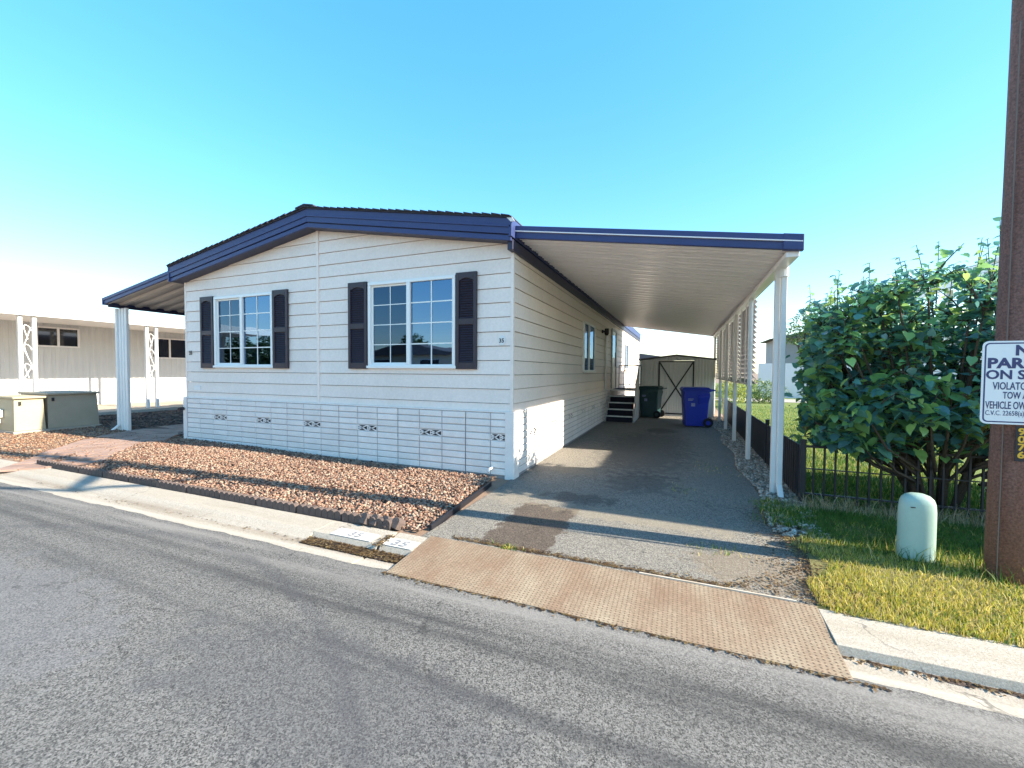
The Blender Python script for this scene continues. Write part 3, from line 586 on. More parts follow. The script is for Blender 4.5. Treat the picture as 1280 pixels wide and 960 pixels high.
# ------------------------------------------------------------------ shed
sh = thing('metal_shed', 'pale metal garden shed with black cross braced door at the driveway end', 'shed', (2.05, 10.1, 0))
SX0, SX1, SY0, SY1 = .84, 3.24, 10.1, 12.4
def ribbed(x0, x1, y, z0, z1f, step=.10, d=.018):
    mb = MB(); x = x0; pts = []
    while x < x1-.001:
        for u, dd in ((0, 0), (.35, 0), (.45, d), (.85, d), (.95, 0)):
            X = min(x1, x+u*step); pts.append((X, y-dd))
        x += step
    pts.append((x1, y)); n = len(pts)
    return mb.add([(a, b_, z0) for a, b_ in pts]+[(a, b_, z1f(a)) for a, b_ in pts], [(i, i+1, n+i+1, n+i) for i in range(n-1)])
shz = lambda x: 1.94+.15*(1-abs(x-2.05)/1.22)
ribbed(SX0, 1.45, SY0, 0, shz).build('wall_panel', shed_m, sh); ribbed(2.61, SX1, SY0, 0, shz).build('wall_panel', shed_m, sh); ribbed(1.45, 2.61, SY0, 1.93, shz).build('wall_panel', shed_m, sh)
mb = MB().box(SX0, SX0+.02, SY0+.01, SY1, 0, 1.93).box(SX1-.02, SX1, SY0+.01, SY1, 0, 1.93).box(SX0+.02, SX1-.02, SY1-.02, SY1, 0, 1.93); mb.build('wall_panel', shed_m, sh)
for a, c in ((SX0-.06, 2.05), (2.05, SX1+.06)):
    zz = lambda x: 1.945+.155*(1-abs(x-2.05)/1.27)
    MB().hexa([(a, SY0-.07, zz(a)), (c, SY0-.07, zz(c)), (c, SY1+.05, zz(c)), (a, SY1+.05, zz(a)), (a, SY0-.07, zz(a)+.045), (c, SY0-.07, zz(c)+.045), (c, SY1+.05, zz(c)+.045), (a, SY1+.05, zz(a)+.045)]).build('roof', roofgrey, sh)
dd = ribbed(1.47, 2.59, SY0+.005, .06, lambda x: 1.91, .08, .01).build('door', shed_m, sh); fr = MB(); y = SY0-.02
for a, c in (((1.48, y, .06), (1.48, y, 1.92)), ((2.59, y, .06), (2.59, y, 1.92)), ((1.47, y, 1.90), (2.60, y, 1.90)), ((1.47, y, .08), (2.60, y, .08)), ((1.49, y-.004, .09), (2.58, y-.004, 1.88)), ((1.49, y-.008, 1.88), (2.58, y-.008, .09))): fr.bar(a, c, .02, .045, (0, 1, 0)) if False else fr.bar(a, c, .045, .012, (0, 1, 0))
fr.build('door_brace', black_m, dd); B('threshold', white, sh, 1.3, 2.75, SY0-.06, SY0-.02, .0, .05)

# ------------------------------------------------------------------ wheeled bins (local frame: +x is the handle and wheel side)
def cart(name, label, loc, rz, m, s=1.):
    t = thing(name, label, 'bin', loc, None, rz); OFF[t.name] = Vector((0, 0, 0)); t.scale = (s, s, s)
    L_ = lambda z: (-.30-.05*z, .25+.06*z, -.24-.06*z, .24+.06*z)
    mb = MB(); zs = [.03, .12, .60, .72, .80, 1.0]; R_ = []
    for z in zs:
        a, c, d, e = L_(z); r = .05; ring = []
        for (cx, cy, a0) in ((c-r, e-r, 0), (a+r, e-r, 1), (a+r, d+r, 2), (c-r, d+r, 3)):
            for k in range(4): ang = (a0+k/3)*math.pi/2; ring.append((cx+r*math.cos(ang), cy+r*math.sin(ang), z))
        R_.append(ring)
    n = 16; vs = [p for r in R_ for p in r]; fs = [(i*n+k, i*n+(k+1) % n, (i+1)*n+(k+1) % n, (i+1)*n+k) for i in range(len(zs)-1) for k in range(n)]+[tuple(reversed(range(n)))]
    mb.add(vs, fs).build('body', m, t, smooth=False, local=True)
    a, c, d, e = L_(1.0)
    MB().box(a-.02, c+.02, d-.025, e+.025, .955, 1.0).build('rim', m, t, .012, local=True)
    lid = MB(); lid.hexa([(a-.05, d-.035, 1.003), (c+.03, d-.035, 1.003), (c+.03, e+.035, 1.003), (a-.05, e+.035, 1.003), (a-.0, d+.02, 1.07), (c-.03, d+.02, 1.075), (c-.03, e-.02, 1.075), (a-.0, e-.02, 1.07)]).build('lid', m, t, .02, local=True)
    MB().tube([(c+.02, d+.06, .98), (c+.13, d+.06, 1.0), (c+.13, e-.06, 1.0), (c+.02, e-.06, .98)], .018, 8).build('handle', m, t, local=True)
    # flared pocket round the grip on each side
    for sg, yy_ in ((-1, d), (1, e)): MB().hexa([(.02, yy_+sg*.0, .62), (.27, yy_+sg*.0, .66), (.27, yy_-sg*.05, .66), (.02, yy_-sg*.05, .62), (.0, yy_+sg*.035, .80), (.31, yy_+sg*.035, .86), (.31, yy_-sg*.05, .95), (.0, yy_-sg*.05, .95)]).build('side_pocket', m, t, .012, local=True)
    for sg in (-1, 1):
        w = MB().tube([(.27, sg*.24, .125), (.27, sg*.30, .125)], .125, 20).build('wheel', rubber, t, .01, local=True); MB().tube([(.27, sg*.301, .125), (.27, sg*.308, .125)], .06, 12).build('hub', m, w, local=True)
    for sg in (-1,):
        lb = MB()
        for z, w in ((.76, .14), (.725, .12)):
            lb.box(-.24, -.24+w, sg*(.24+.06*z)-.003, sg*(.24+.06*z)+.001, z-.011, z+.011)
        lb.box(-.16, -.06, -.279, -.274, .56, .66); lb.build('printed_mark', mat('pale_print', (.35, .40, .62) if m is binblue else (.10, .16, .17), .7, (.1, .12, .3), 40, .5), t, local=True)
    return t
cart('wheeled_bin', 'blue plastic wheeled recycling bin standing on the driveway', (2.60, 7.42, .004), math.radians(8), binblue, 1.03)
cart('wheeled_bin', 'dark green wheeled bin between the porch steps and the shed', (1.28, 9.35, .004), math.radians(-12), bingreen, .98)

# ------------------------------------------------------------------ fence
fe = thing('picket_fence', 'low black metal picket fence around the neighbouring lawn', 'fence', (3.56, .36, 0))
pk = MB().box(-.008, .008, -.045, .045, .02, .66); pk_me = pk.mesh('picket', fence_m)
yv = .46
while yv < 10.6: link('picket', pk_me, fe, (0, yv-.36, random.uniform(-.006, .006))); yv += .113
thin = MB().box(-.009, .009, -.009, .009, .02, .71).mesh('picket', fence_m); xv = 3.67
while xv < 7.2: link('picket', thin, fe, (xv-3.56, 0, 0)); xv += .105
B('rail', fence_m, fe, 3.59, 7.2, .345, .375, .655, .68); B('rail', fence_m, fe, 3.59, 7.2, .35, .37, .10, .118); B('rail', fence_m, fe, 3.59, 7.2, .352, .368, .40, .412)
B('rail', fence_m, fe, 3.569, 3.585, .40, 10.6, .56, .60); B('rail', fence_m, fe, 3.569, 3.585, .40, 10.6, .12, .15)
for (x, y) in ((3.565, .36), (3.565, 2.6), (3.565, 4.9), (3.565, 7.2), (3.565, 9.5), (5.35, .36), (7.2, .36)): MB().box(x-.026, x+.026, y-.026, y+.026, 0, .73).box(x-.032, x+.032, y-.032, y+.032, .731, .745).build('fence_post', fence_m, fe)

# ------------------------------------------------------------------ pole, sign, tag, pedestal
PX, PYY = 4.46, -1.28
up_ = thing('utility_pole', 'weathered red brown wooden utility pole standing in the grass verge', 'pole', (PX, PYY, 0))
MB().tube([(PX, PYY, -.1), (PX+.005, PYY, 1.2), (PX+.012, PYY, 3.), (PX+.02, PYY, 8.6)], [.112, .107, .100, .085], 24).build('shaft', pole_m, up_, smooth=True)
arm = MB().tube([(PX, PYY-.08, 4.55), (PX, PYY-.45, 4.78), (PX, -2.1, 5.15), (PX, -2.42, 5.8), (PX, -2.9, 6.2)], .05, 8).build('lamp_arm', black_m, up_, smooth=True)
MB().tube([(PX, PYY-.05, 5.7), (PX, -2.1, 5.2)], [.10, .07], 8).build('arm_strut', black_m, up_)
MB().tube([(PX, -2.8, 6.2), (PX, -3.3, 6.22), (PX, -3.45, 6.18)], [.07, .13, .08], 10).build('lamp_head', pan_m, up_)
mb = MB(); mb.tube([(PX-.085, PYY-.075, 0.0), (PX-.082, PYY-.075, 4.0)], .004, 6); mb.build('ground_wire', mat('dull_wire', (.16, .12, .10), .6), up_)
sg = thing('no_parking_sign', 'white no parking sign with blue lettering fixed to the wooden pole', 'sign', (4.43, -1.42, 1.19))
sy = -1.425; x0, x1, z0, z1 = 4.215, 4.715, 1.175, 1.765
def rrect(x0, x1, z0, z1, r, n=5):
    P_ = []
    for cx, cz, a0 in ((x1-r, z1-r, 0), (x0+r, z1-r, 1), (x0+r, z0+r, 2), (x1-r, z0+r, 3)):
        for k in range(n+1): a = (a0+k/n)*math.pi/2; P_.append((cx+r*math.cos(a), cz+r*math.sin(a)))
    return P_
MB().prism(rrect(x0, x1, z0, z1, .035), sy, sy+.003).build('plate', sign_m, sg)
ro = rrect(x0+.012, x1-.012, z0+.012, z1-.012, .028); ri = rrect(x0+.021, x1-.021, z0+.021, z1-.021, .021); n = len(ro)
MB().add([(a, sy-.0006, c) for a, c in ro]+[(a, sy-.0006, c) for a, c in ri], [(i, (i+1) % n, (i+1) % n+n, i+n) for i in range(n)]).build('border', sign_ink, sg)
def line(s, z, size, width, b=.0, left=None):
    t_ = text('lettering', s, size, sign_ink, sg, (0, 0, 0), ext=.0005, bold=b); xs_ = [v.co.x for v in t_.data.vertices]; w = max(xs_)-min(xs_); k = width/w; m0 = min(xs_)
    for v in t_.data.vertices: v.co.x = (v.co.x-m0)*k
    o_ = Vector((left if left else 4.465-width/2, sy-.0012, z))-off(sg); c0 = off(sg)
    for v in t_.data.vertices: v.co = Vector((v.co.x, v.co.y+c0.y, v.co.z+c0.z)) + o_
line('NO', 1.665, .098, .155, .004); line('PARKING', 1.575, .098, .44, .004); line('ON STREET', 1.497, .088, .455, .0025); line('VIOLATORS WILL BE', 1.422, .074, .38, .001); line('TOW AWAY AT', 1.358, .068, .27, .001)
line("VEHICLE OWNER'S EXPENSE", 1.285, .074, .45, .001); line('C.V.C. 22658(a)', 1.238, .048, .20, 0., 4.242); 
tg = thing('number_tag', 'small black number tag with yellow digits below the no parking sign', 'tag', (4.43, -1.415, 1.05))
B('plate', black_m, tg, 4.41, 4.47, -1.418, -1.414, .915, 1.165)
for i, ch in enumerate('9076'): text('digit', ch, .066, yellow_ink, tg, (4.44, -1.4188, 1.105-i*.055), sx=1.2, ext=.0004, align='CENTER', bold=.002)
pdx, pdy = 4.015, -1.11
pt = MB(); zs = [(0, 0, 1.0), (.06, 0, 1.0), (.30, 0, 1.0), (.43, 0, .995), (.49, .0, .95), (.525, 0, .85), (.55, 0, .66), (.563, 0, .40), (.566, 0, .12)]
n = 28; vs = []
for z, _, s_ in zs:
    for k in range(n):
        a = 2*math.pi*k/n; ca, sa = math.cos(a), math.sin(a); e = .84
        vs.append((pdx+.118*s_*math.copysign(abs(ca)**e, ca), pdy+.085*(s_**.8)*math.copysign(abs(sa)**e, sa), z-.01))
pt.add(vs, [(i*n+k, i*n+(k+1) % n, (i+1)*n+(k+1) % n, (i+1)*n+k) for i in range(len(zs)-1) for k in range(n)]+[tuple((len(zs)-1)*n+k for k in range(n))])
pe = thing('utility_pedestal', 'pale green rounded utility pedestal standing in the grass verge', 'pedestal', (pdx, pdy, 0)); pt.build('cover', ped_m, pe, smooth=True); B('hasp', black_m, pe, pdx-.075, pdx-.045, pdy-.088, pdy-.083, .455, .462)
B('base_collar', black_m, pe, pdx-.124, pdx+.124, pdy-.09, pdy+.09, -.01, .03)

# ------------------------------------------------------------------ steel plate
sp = thing('steel_plate', 'rusty diamond tread steel plate bridging the gutter at the driveway', 'plate', (1.58, -2.56, -.03))
MB().hexa([(.125, -2.885, -.044), (3.06, -2.885, -.044), (3.06, -2.25, .002), (.115, -2.25, .002), (.125, -2.885, -.033), (3.06, -2.885, -.033), (3.06, -2.25, .015), (.115, -2.25, .015)]).build('sheet', steel_rust, sp)
lv = []; cx = np.arange(.14, 3.05, .0285); cyv = np.arange(-2.872, -2.26, .0235); GX, GY = np.meshgrid(cx, cyv); par = (np.arange(GX.size).reshape(GX.shape) % 2)
par = (np.add.outer(np.arange(len(cyv)), np.arange(len(cx))) % 2); ang = np.where(par == 0, .6, -.6)+np.pi/2*0
ux, uy = np.cos(ang), np.sin(ang); zc = -.033+(GY+2.885)/.635*.048; hl, hw_, hh = .0100, .0050, .0036
corners = []
for a, c, h in ((-1, 0, .0004), (0, -1, .0004), (1, 0, .0004), (0, 1, .0004)): corners.append(np.stack([GX+ux*a*hl-uy*c*hw_, GY+uy*a*hl+ux*c*hw_, zc+h], -1))
corners.append(np.stack([GX, GY, zc+hh], -1)); VV = np.stack(corners, 2).reshape(-1, 3); nL = GX.size; base = (np.arange(nL)*5)[:, None, None]; FF = (base+np.array([[0, 1, 4], [1, 2, 4], [2, 3, 4], [3, 0, 4]])[None]).reshape(-1, 3)
o = link('tread_lugs', npmesh('tread_lugs', VV-np.array(off(sp)), FF, lug_m), sp); stuff(o)
B('angle_iron', mat('pale_steel', (.55, .52, .47), .6, (.4, .3, .2), 8, .5), sp, 1.95, 2.95, -2.252, -2.235, .0, .024)

# ------------------------------------------------------------------ edging blocks along the kerb
def edging(L_, n, h=.095, d=.055):
    mb = MB(); w = L_/n
    for i in range(n):
        pts = [(i*w+.003, 0), ((i+1)*w-.003, 0)]+[(i*w+w/2+(w/2-.003)*math.cos(a), h-.03+.032*math.sin(a)) for a in [k*math.pi/6 for k in range(7)]]
        # each scallop bulges towards the road
        mb.prism(pts, -d/2, d/2); q = len(pts)
    mb.box(.002, L_-.002, -d/2+.012, d/2-.012, 0, h-.034); return mb.mesh('edging_block', brown_edge)
em = edging(.60, 7); xcur = -7.15; k = 0
while xcur < -.75:
    o = link('edging_block', em, None, (xcur, -2.235+random.uniform(-.006, .006), .0)); o.rotation_euler = (0, 0, random.uniform(-.012, .012))
    tag(o, 'brown scalloped concrete edging block in the row between rock bed and kerb', 'edging', 'edging blocks along the kerb'); xcur += .617+random.uniform(0, .01)
em2 = edging(.095, 1, .10, .10)
for i in range(4):
    o = link('edging_block', em2, None, (-.70+i*.115, -2.235+.012*i, .012)); o.rotation_euler = (-.55, .05*i, -.25); tag(o, 'short tilted scalloped edging piece at the driveway end of the row', 'edging', 'tilted edging pieces')
tag(MB().hexa([(.0, -2.1, -.01), (.025, -2.1, -.01), (-.11, -.45, -.01), (-.135, -.45, -.01), (.0, -2.1, .05), (.025, -2.1, .05), (-.11, -.45, .05), (-.135, -.45, .05)]).build('edging_strip', black_m), 'thin black edging strip between red rocks and driveway', 'edging')

# ------------------------------------------------------------------ rocks, gravel, litter
def ico():
    t = (1+5**.5)/2; v = np.array([(-1, t, 0), (1, t, 0), (-1, -t, 0), (1, -t, 0), (0, -1, t), (0, 1, t), (0, -1, -t), (0, 1, -t), (t, 0, -1), (t, 0, 1), (-t, 0, -1), (-t, 0, 1)], float); v /= np.linalg.norm(v[0])
    f = np.array([(0, 11, 5), (0, 5, 1), (0, 1, 7), (0, 7, 10), (0, 10, 11), (1, 5, 9), (5, 11, 4), (11, 10, 2), (10, 7, 6), (7, 1, 8), (3, 9, 4), (3, 4, 2), (3, 2, 6), (3, 6, 8), (3, 8, 9), (4, 9, 5), (2, 4, 11), (6, 2, 10), (8, 6, 7), (9, 8, 1)]); return v, f
def rocks(P, R, pal, jit=.28, flat=.75):
    v, f = ico(); n = len(P); sc = 1+rng.uniform(-jit, jit, (n, 12, 1)); A = rng.normal(size=(n, 3, 3)); Q = np.linalg.qr(A)[0]
    el = np.stack([rng.uniform(.8, 1.3, n), rng.uniform(.7, 1.05, n), rng.uniform(.5, .85, n)], -1)
    X = (v[None]*sc)*el[:, None, :]; X = np.einsum('nij,nkj->nki', Q, X); X[:, :, 2] *= flat; X = X*R[:, None, None]+P[:, None, :]
    c = pal[rng.integers(0, len(pal), n)]*rng.uniform(.75, 1.25, (n, 1)); F_ = (f[None]+(np.arange(n)*12)[:, None, None]).reshape(-1, 3)
    return X.reshape(-1, 3), F_, np.repeat(c, 12, 0)
vgz = np.vectorize(gz)
n = 33000; X = rng.uniform(-7.25, -.02, n); Y = rng.uniform(-2.19, -.07, n)
dn = np.sin(X*3.1+np.sin(Y*4))*np.sin(Y*5.3+1); ok = (rng.random(n) < .86+.25*dn) & (Y > -2.19+.0*X) & (X < .02-.09*(Y+2.19)-.05) & ~((X < -6.2) & (Y < -1.2-.9*(X+6.9)) & (Y > -2.6-1.05*(X+6.7)+.3)); X, Y = X[ok], Y[ok]
R_ = rng.uniform(.008, .024, len(X))*(.8+.2*np.clip((X+7)/6, 0, 1)); mound = .035*np.sin(np.clip((Y+2.19)/2.1, 0, 1)*math.pi)*np.clip(-X*4, 0, 1)
Z = vgz(X, Y)+mound+rng.uniform(0, .022, len(X))+.008
pal = .74*np.array([(.36, .20, .135), (.40, .25, .17), (.28, .15, .10), (.42, .31, .23), (.36, .25, .19), (.20, .105, .075), (.46, .36, .27), (.14, .075, .055)])
V_, F_, C_ = rocks(np.stack([X, Y, Z], -1), R_, pal); stuff(link('lava_rocks', npmesh('lava_rocks', V_, F_, rock_m, C_)), 'reddish tan lava rocks covering the bed before the house', 'rocks')
n = 9000; X = rng.uniform(-13.5, -6.6, n); Y = rng.uniform(-2.22, .3, n); onp = (abs(Y+2.15+1.06*(X+6.7)) < .85) & (Y < .0); ok = ~onp | (rng.random(n) < .22); X, Y = X[ok], Y[ok]
V_, F_, C_ = rocks(np.stack([X, Y, vgz(X, Y)+.002+.022*onp[ok]], -1), rng.uniform(.007, .022, len(X))*np.where(onp[ok], .6, 1), pal*np.array([1.0, .93, .82])); stuff(link('fine_gravel', npmesh('fine_gravel', V_, F_, rock_m, C_)), 'fine orange gravel around the utility cabinets', 'gravel')
n = 5200; Y = rng.uniform(-.95, 10, n); X = 3.14+.05*np.sin(Y*2.3)+rng.uniform(-.03, .42, n); pal2 = np.array([(.42, .38, .32), (.30, .26, .22), (.50, .46, .40), (.22, .19, .16), (.36, .28, .22)])
V_, F_, C_ = rocks(np.stack([X, Y, np.full(len(X), .012)], -1), rng.uniform(.010, .028, len(X)), pal2); stuff(link('pebbles', npmesh('pebbles', V_, F_, rock_m, C_)), 'mixed grey pebbles along the foot of the carport posts', 'gravel')
n = 3800; X = rng.uniform(-14.2, -7.4, n); Y = rng.uniform(.3, 5.5, n); pal3 = np.array([(.05, .035, .03), (.09, .06, .045), (.13, .09, .07)]); ok = ~((X > -9.95) & (X < -8.2)); X, Y = X[ok], Y[ok]
V_, F_, C_ = rocks(np.stack([X, Y, np.full(len(X), .10)], -1), rng.uniform(.012, .05, len(X)), pal3, flat=.5); stuff(link('bark_mulch', npmesh('bark_mulch', V_, F_, rock_m, C_)), 'dark bark mulch in the shaded planting bed', 'mulch')
def flakes(X, Y, Z, size, pal):   # small curled leaf scraps
    n = len(X); a = rng.uniform(0, 6.28, n); l = size*rng.uniform(.6, 1.4, n); w = l*rng.uniform(.35, .6, n); ca, sa = np.cos(a), np.sin(a); q = []
    for u, v, h in ((-1, 0, 0), (0, -1, .3), (1, 0, .15), (0, 1, .35)): q.append(np.stack([X+ca*u*l-sa*v*w, Y+sa*u*l+ca*v*w, Z+h*l*rng.uniform(.2, 1, n)], -1))
    V_ = np.stack(q, 1).reshape(-1, 3); F_ = (np.arange(n)*4)[:, None]+np.arange(4)[None]; return V_, F_, np.repeat(pal[rng.integers(0, len(pal), n)]*rng.uniform(.6, 1.3, (n, 1)), 4, 0)
palb = np.array([(.12, .07, .035), (.20, .12, .05), (.07, .045, .03), (.26, .19, .09)])
n = 1500; X = rng.uniform(-.99, .11, n); Y = rng.uniform(-2.72, -2.585, n); Z = np.full(n, -.046)+rng.uniform(0, .012, n)
k = 260; X2 = np.where(rng.random(k) < .5, rng.normal(-.23, .03, k), rng.uniform(-6, -.9, k)); Y2 = np.where(X2 > -.6, rng.uniform(-2.6, -2.35, k), rng.normal(-2.66, .03, k)); X = np.r_[X, X2]; Y = np.r_[Y, Y2]; Z = np.r_[Z, np.where(X2 > -.6, .006, -.046)]
k = 500; X2 = rng.uniform(3.07, 6, k); X = np.r_[X, X2]; Y = np.r_[Y, -2.645-np.abs(rng.normal(0, .022, k))]; Z = np.r_[Z, np.full(k, -.052)]
k = 420; X2 = rng.uniform(.1, 3.2, k); X = np.r_[X, X2]; Y = np.r_[Y, -2.888-np.abs(rng.normal(0, .014, k))]; Z = np.r_[Z, np.full(k, -.034)]
k = 1400; X2 = 3.12+rng.normal(0, .13, k); Y2 = rng.uniform(-2.22, -.1, k); X = np.r_[X, X2]; Y = np.r_[Y, Y2]; Z = np.r_[Z, np.full(k, .018)]
k = 1300; X3 = rng.uniform(.3, 3.3, k); Y3 = -2.2+np.abs(rng.normal(0, .035, k))+np.where(X3 > 2.5, rng.uniform(0, .9, k)*(X3-2.5), 0); X = np.r_[X, X3]; Y = np.r_[Y, Y3]; Z = np.r_[Z, np.full(k, .008)]
V_, F_, C_ = flakes(X, Y, Z, .013, palb); stuff(link('leaf_litter', npmesh('leaf_litter', V_, F_, grass_m, C_)), 'brown leaf litter lying in the gutter and along the steel plate', 'leaf litter')
MB().box(-.985, .115, -2.715, -2.565, -.07, -.0475).build('gutter_dirt', soil, kb)
gd = MB(); nn2 = 60; pts = [(3.07+4.5*i/nn2, -2.665+.018*math.sin(i*1.7)+.012*math.sin(i*.6)) for i in range(nn2+1)]
gd.add([(x, -2.641, -.0545) for x, y in pts]+[(x, y, -.0555) for x, y in pts], [(i, i+1, nn2+2+i, nn2+1+i) for i in range(nn2)]); gd.build('gutter_dirt', soil, kb)

# ------------------------------------------------------------------ grass
def blades(X, Y, Z, hmin, hmax, w, pal, lean=.45):
    n = len(X); a = rng.uniform(0, 6.28, n); h = rng.uniform(hmin, hmax, n)*rng.uniform(.6, 1, n); dx, dy = np.cos(a), np.sin(a); b = rng.uniform(0, 6.28, n); le = rng.uniform(0, lean, n)*h; ww = w*rng.uniform(.7, 1.3, n)
    m = np.stack([X+np.cos(b)*le*.35, Y+np.sin(b)*le*.35, Z+h*.6], -1); tp = np.stack([X+np.cos(b)*le, Y+np.sin(b)*le, Z+h], -1)
    l = np.stack([X-dx*ww, Y-dy*ww, Z], -1); r = np.stack([X+dx*ww, Y+dy*ww, Z], -1); off_ = np.stack([dx*ww*.8, dy*ww*.8, 0*ww], -1)
    V_ = np.stack([l, r, m+off_, m-off_, tp], 1).reshape(-1, 3); bi = (np.arange(n)*5)[:, None]
    F_ = np.concatenate([bi+np.array([[0, 1, 2]]), bi+np.array([[0, 2, 3]]), bi+np.array([[3, 2, 4]])], 0)
    C_ = pal*rng.uniform(.7, 1.25, (n, 1)); return V_, F_, np.repeat(C_, 5, 0)
def pick(n, P_, T_):   # mix of two palettes by probability array
    A = np.array(T_[0]); C = np.array(T_[1]); s_ = rng.random(n) < P_; return np.where(s_[:, None], A[rng.integers(0, len(A), n)], C[rng.integers(0, len(C), n)])
GREEN = [(.07, .17, .02), (.10, .20, .025), (.05, .13, .02), (.13, .22, .03)]; DRY = [(.52, .43, .08), (.60, .50, .13), (.42, .40, .06), (.62, .50, .22), (.38, .40, .05)]
n = 90000; X = 3.08+rng.random(n)**1.35*4.2; Y = rng.uniform(-2.30, .05, n)
edge = 3.10+.16*np.clip((Y+2.25)/1.3, 0, 1)+.10*np.sin(Y*7)+.22*np.clip((Y+1.2)/1.2, 0, 1)*.4; ok = X > edge+rng.exponential(.04, n); X, Y = X[ok], Y[ok]; nn_ = len(X)
den = np.sin(X*5.1+1)*np.sin(Y*6.3+2)+np.sin(X*11)*np.sin(Y*9)*.5; ok = rng.random(nn_) < .75+.3*den; X, Y = X[ok], Y[ok]; den = den[ok]; nn_ = len(X)
pg = np.clip((Y+1.35)/.6, .04, .95)+.15*den; V_, F_, C_ = blades(X, Y, np.full(nn_, .008), .025, .07, .0024, pick(nn_, pg, (GREEN, DRY)), .9); stuff(link('verge_grass', npmesh('verge_grass', V_, F_, grass_m, C_)), 'yellow green mown grass on the verge round the pedestal', 'grass')
n = 9000; X = 3.1+rng.random(n)**1.3*3.6; Y = rng.uniform(-2.30, -.9, n); ok = X > 3.12+.1*np.sin(Y*7); V_, F_, C_ = flakes(X[ok], Y[ok], np.full(ok.sum(), .014), .012, np.array([(.50, .38, .14), (.36, .26, .10), (.58, .48, .22), (.22, .15, .06)])); stuff(link('grass_thatch', npmesh('grass_thatch', V_, F_, grass_m, C_)), 'dry straw coloured thatch lying in the verge grass', 'thatch')
n = 2600; X = rng.uniform(3.45, 7, n); Y = rng.uniform(-.05, .30, n); V_, F_, C_ = blades(X, Y, np.zeros(n), .05, .22, .0022, pick(n, np.full(n, .15), (GREEN, [(.42, .34, .2), (.34, .27, .17), (.5, .42, .27)])), 1.3)
k = 420; X = np.r_[rng.normal(4.0, .13, k//2), rng.normal(4.45, .16, k-k//2)]; Y = np.r_[rng.normal(-1.13, .12, k//2), rng.normal(-1.25, .14, k-k//2)]; v2, f2, c2 = blades(X, Y, np.zeros(k), .08, .24, .003, pick(k, np.full(k, .7), (GREEN, DRY)), .8)
stuff(link('tall_dry_grass', npmesh('tall_dry_grass', np.r_[V_, v2], np.r_[F_, f2+len(V_)], grass_m, np.r_[C_, c2])), 'tall straggling dry grass along the foot of the front fence', 'grass')
n = 42000; Y = .4+rng.random(n)**1.8*16; X = 3.65+rng.random(n)*(1.6+.35*Y); V_, F_, C_ = blades(X, Y, np.full(n, .002), .04, .09, .004, pick(n, np.full(n, .8), (GREEN, DRY)), .8); stuff(link('lawn_grass', npmesh('lawn_grass', V_, F_, grass_m, C_)), 'green lawn behind the black picket fence', 'grass')
n = 900; Y = rng.uniform(-.7, .2, n); X = 3.22+rng.normal(0, .10, n); V_, F_, C_ = blades(X, Y, np.zeros(n), .04, .12, .003, pick(n, np.full(n, .8), (GREEN, DRY)), .9)
n = 260; Xw = np.r_[rng.normal(2.5, .12, 60), rng.normal(2.2, .1, 50), rng.normal(2.7, .15, 80), rng.normal(.85, .07, 70)]; Yw = np.r_[rng.normal(-1.55, .06, 60), rng.normal(.3, .15, 50), rng.normal(1.7, .3, 80), rng.normal(-2.2, .02, 70)]; v2, f2, c2 = blades(Xw, Yw, np.zeros(n), .02, .06, .003, pick(n, np.full(n, .6), (GREEN, DRY)), 1.2)
stuff(link('driveway_weeds', npmesh('driveway_weeds', np.r_[V_, v2], np.r_[F_, f2+len(V_)], grass_m, np.r_[C_, c2])), 'small weeds along the cracked driveway edge', 'weeds')

# ------------------------------------------------------------------ foliage builder
def leaf_shape(kind):
    if kind == 'heart':   # folded heart-shaped blade, stalk at origin, tip along +x
        v = np.array([(0, 0, 0), (.38, 0, -.02), (.75, 0, -.08), (1.05, 0, -.20), (-.12, .26, .05), (.15, .46, .09), (.48, .42, .06), (.80, .20, -.04), (-.12, -.26, .05), (.15, -.46, .09), (.48, -.42, .06), (.80, -.20, -.04)], float)
        f = np.array([(0, 5, 4), (0, 1, 5), (1, 6, 5), (1, 2, 6), (2, 7, 6), (2, 3, 7), (0, 8, 9), (0, 9, 1), (1, 9, 10), (1, 10, 2), (2, 10, 11), (2, 11, 3)]); return v, f
    v = np.array([(0, 0, 0), (.5, .28, .06), (1, 0, -.06), (.5, -.28, .06)], float); return v, np.array([(0, 1, 2), (0, 2, 3)])
def leaf_xf(P, D, size, droop):
    """rotation matrices for leaves: blade axis leaves along D and droops, normal roughly up and outwards"""
    n = len(P); ax = D+rng.normal(0, .45, (n, 3)); ax[:, 2] -= droop; ax /= np.linalg.norm(ax, axis=1)[:, None]
    nn = np.tile(np.array([0, 0, 1.]), (n, 1))+D*.7+rng.normal(0, .35, (n, 3)); y = np.cross(nn, ax); y /= np.linalg.norm(y, axis=1)[:, None]; z = np.cross(ax, y); return np.stack([ax, y, z], 2)
def leaves(P, D, size, pal, kind, droop=.5):
    v, f = leaf_shape(kind); M = leaf_xf(P, D, size, droop); n = len(P); X = np.einsum('nij,kj->nki', M, v)*size[:, None, None]+P[:, None, :]
    C = pal[rng.integers(0, len(pal), n)]*rng.uniform(.7, 1.35, (n, 1)); return X.reshape(-1, 3), (f[None]+(np.arange(n)*len(v))[:, None, None]).reshape(-1, 3), np.repeat(C, len(v), 0)
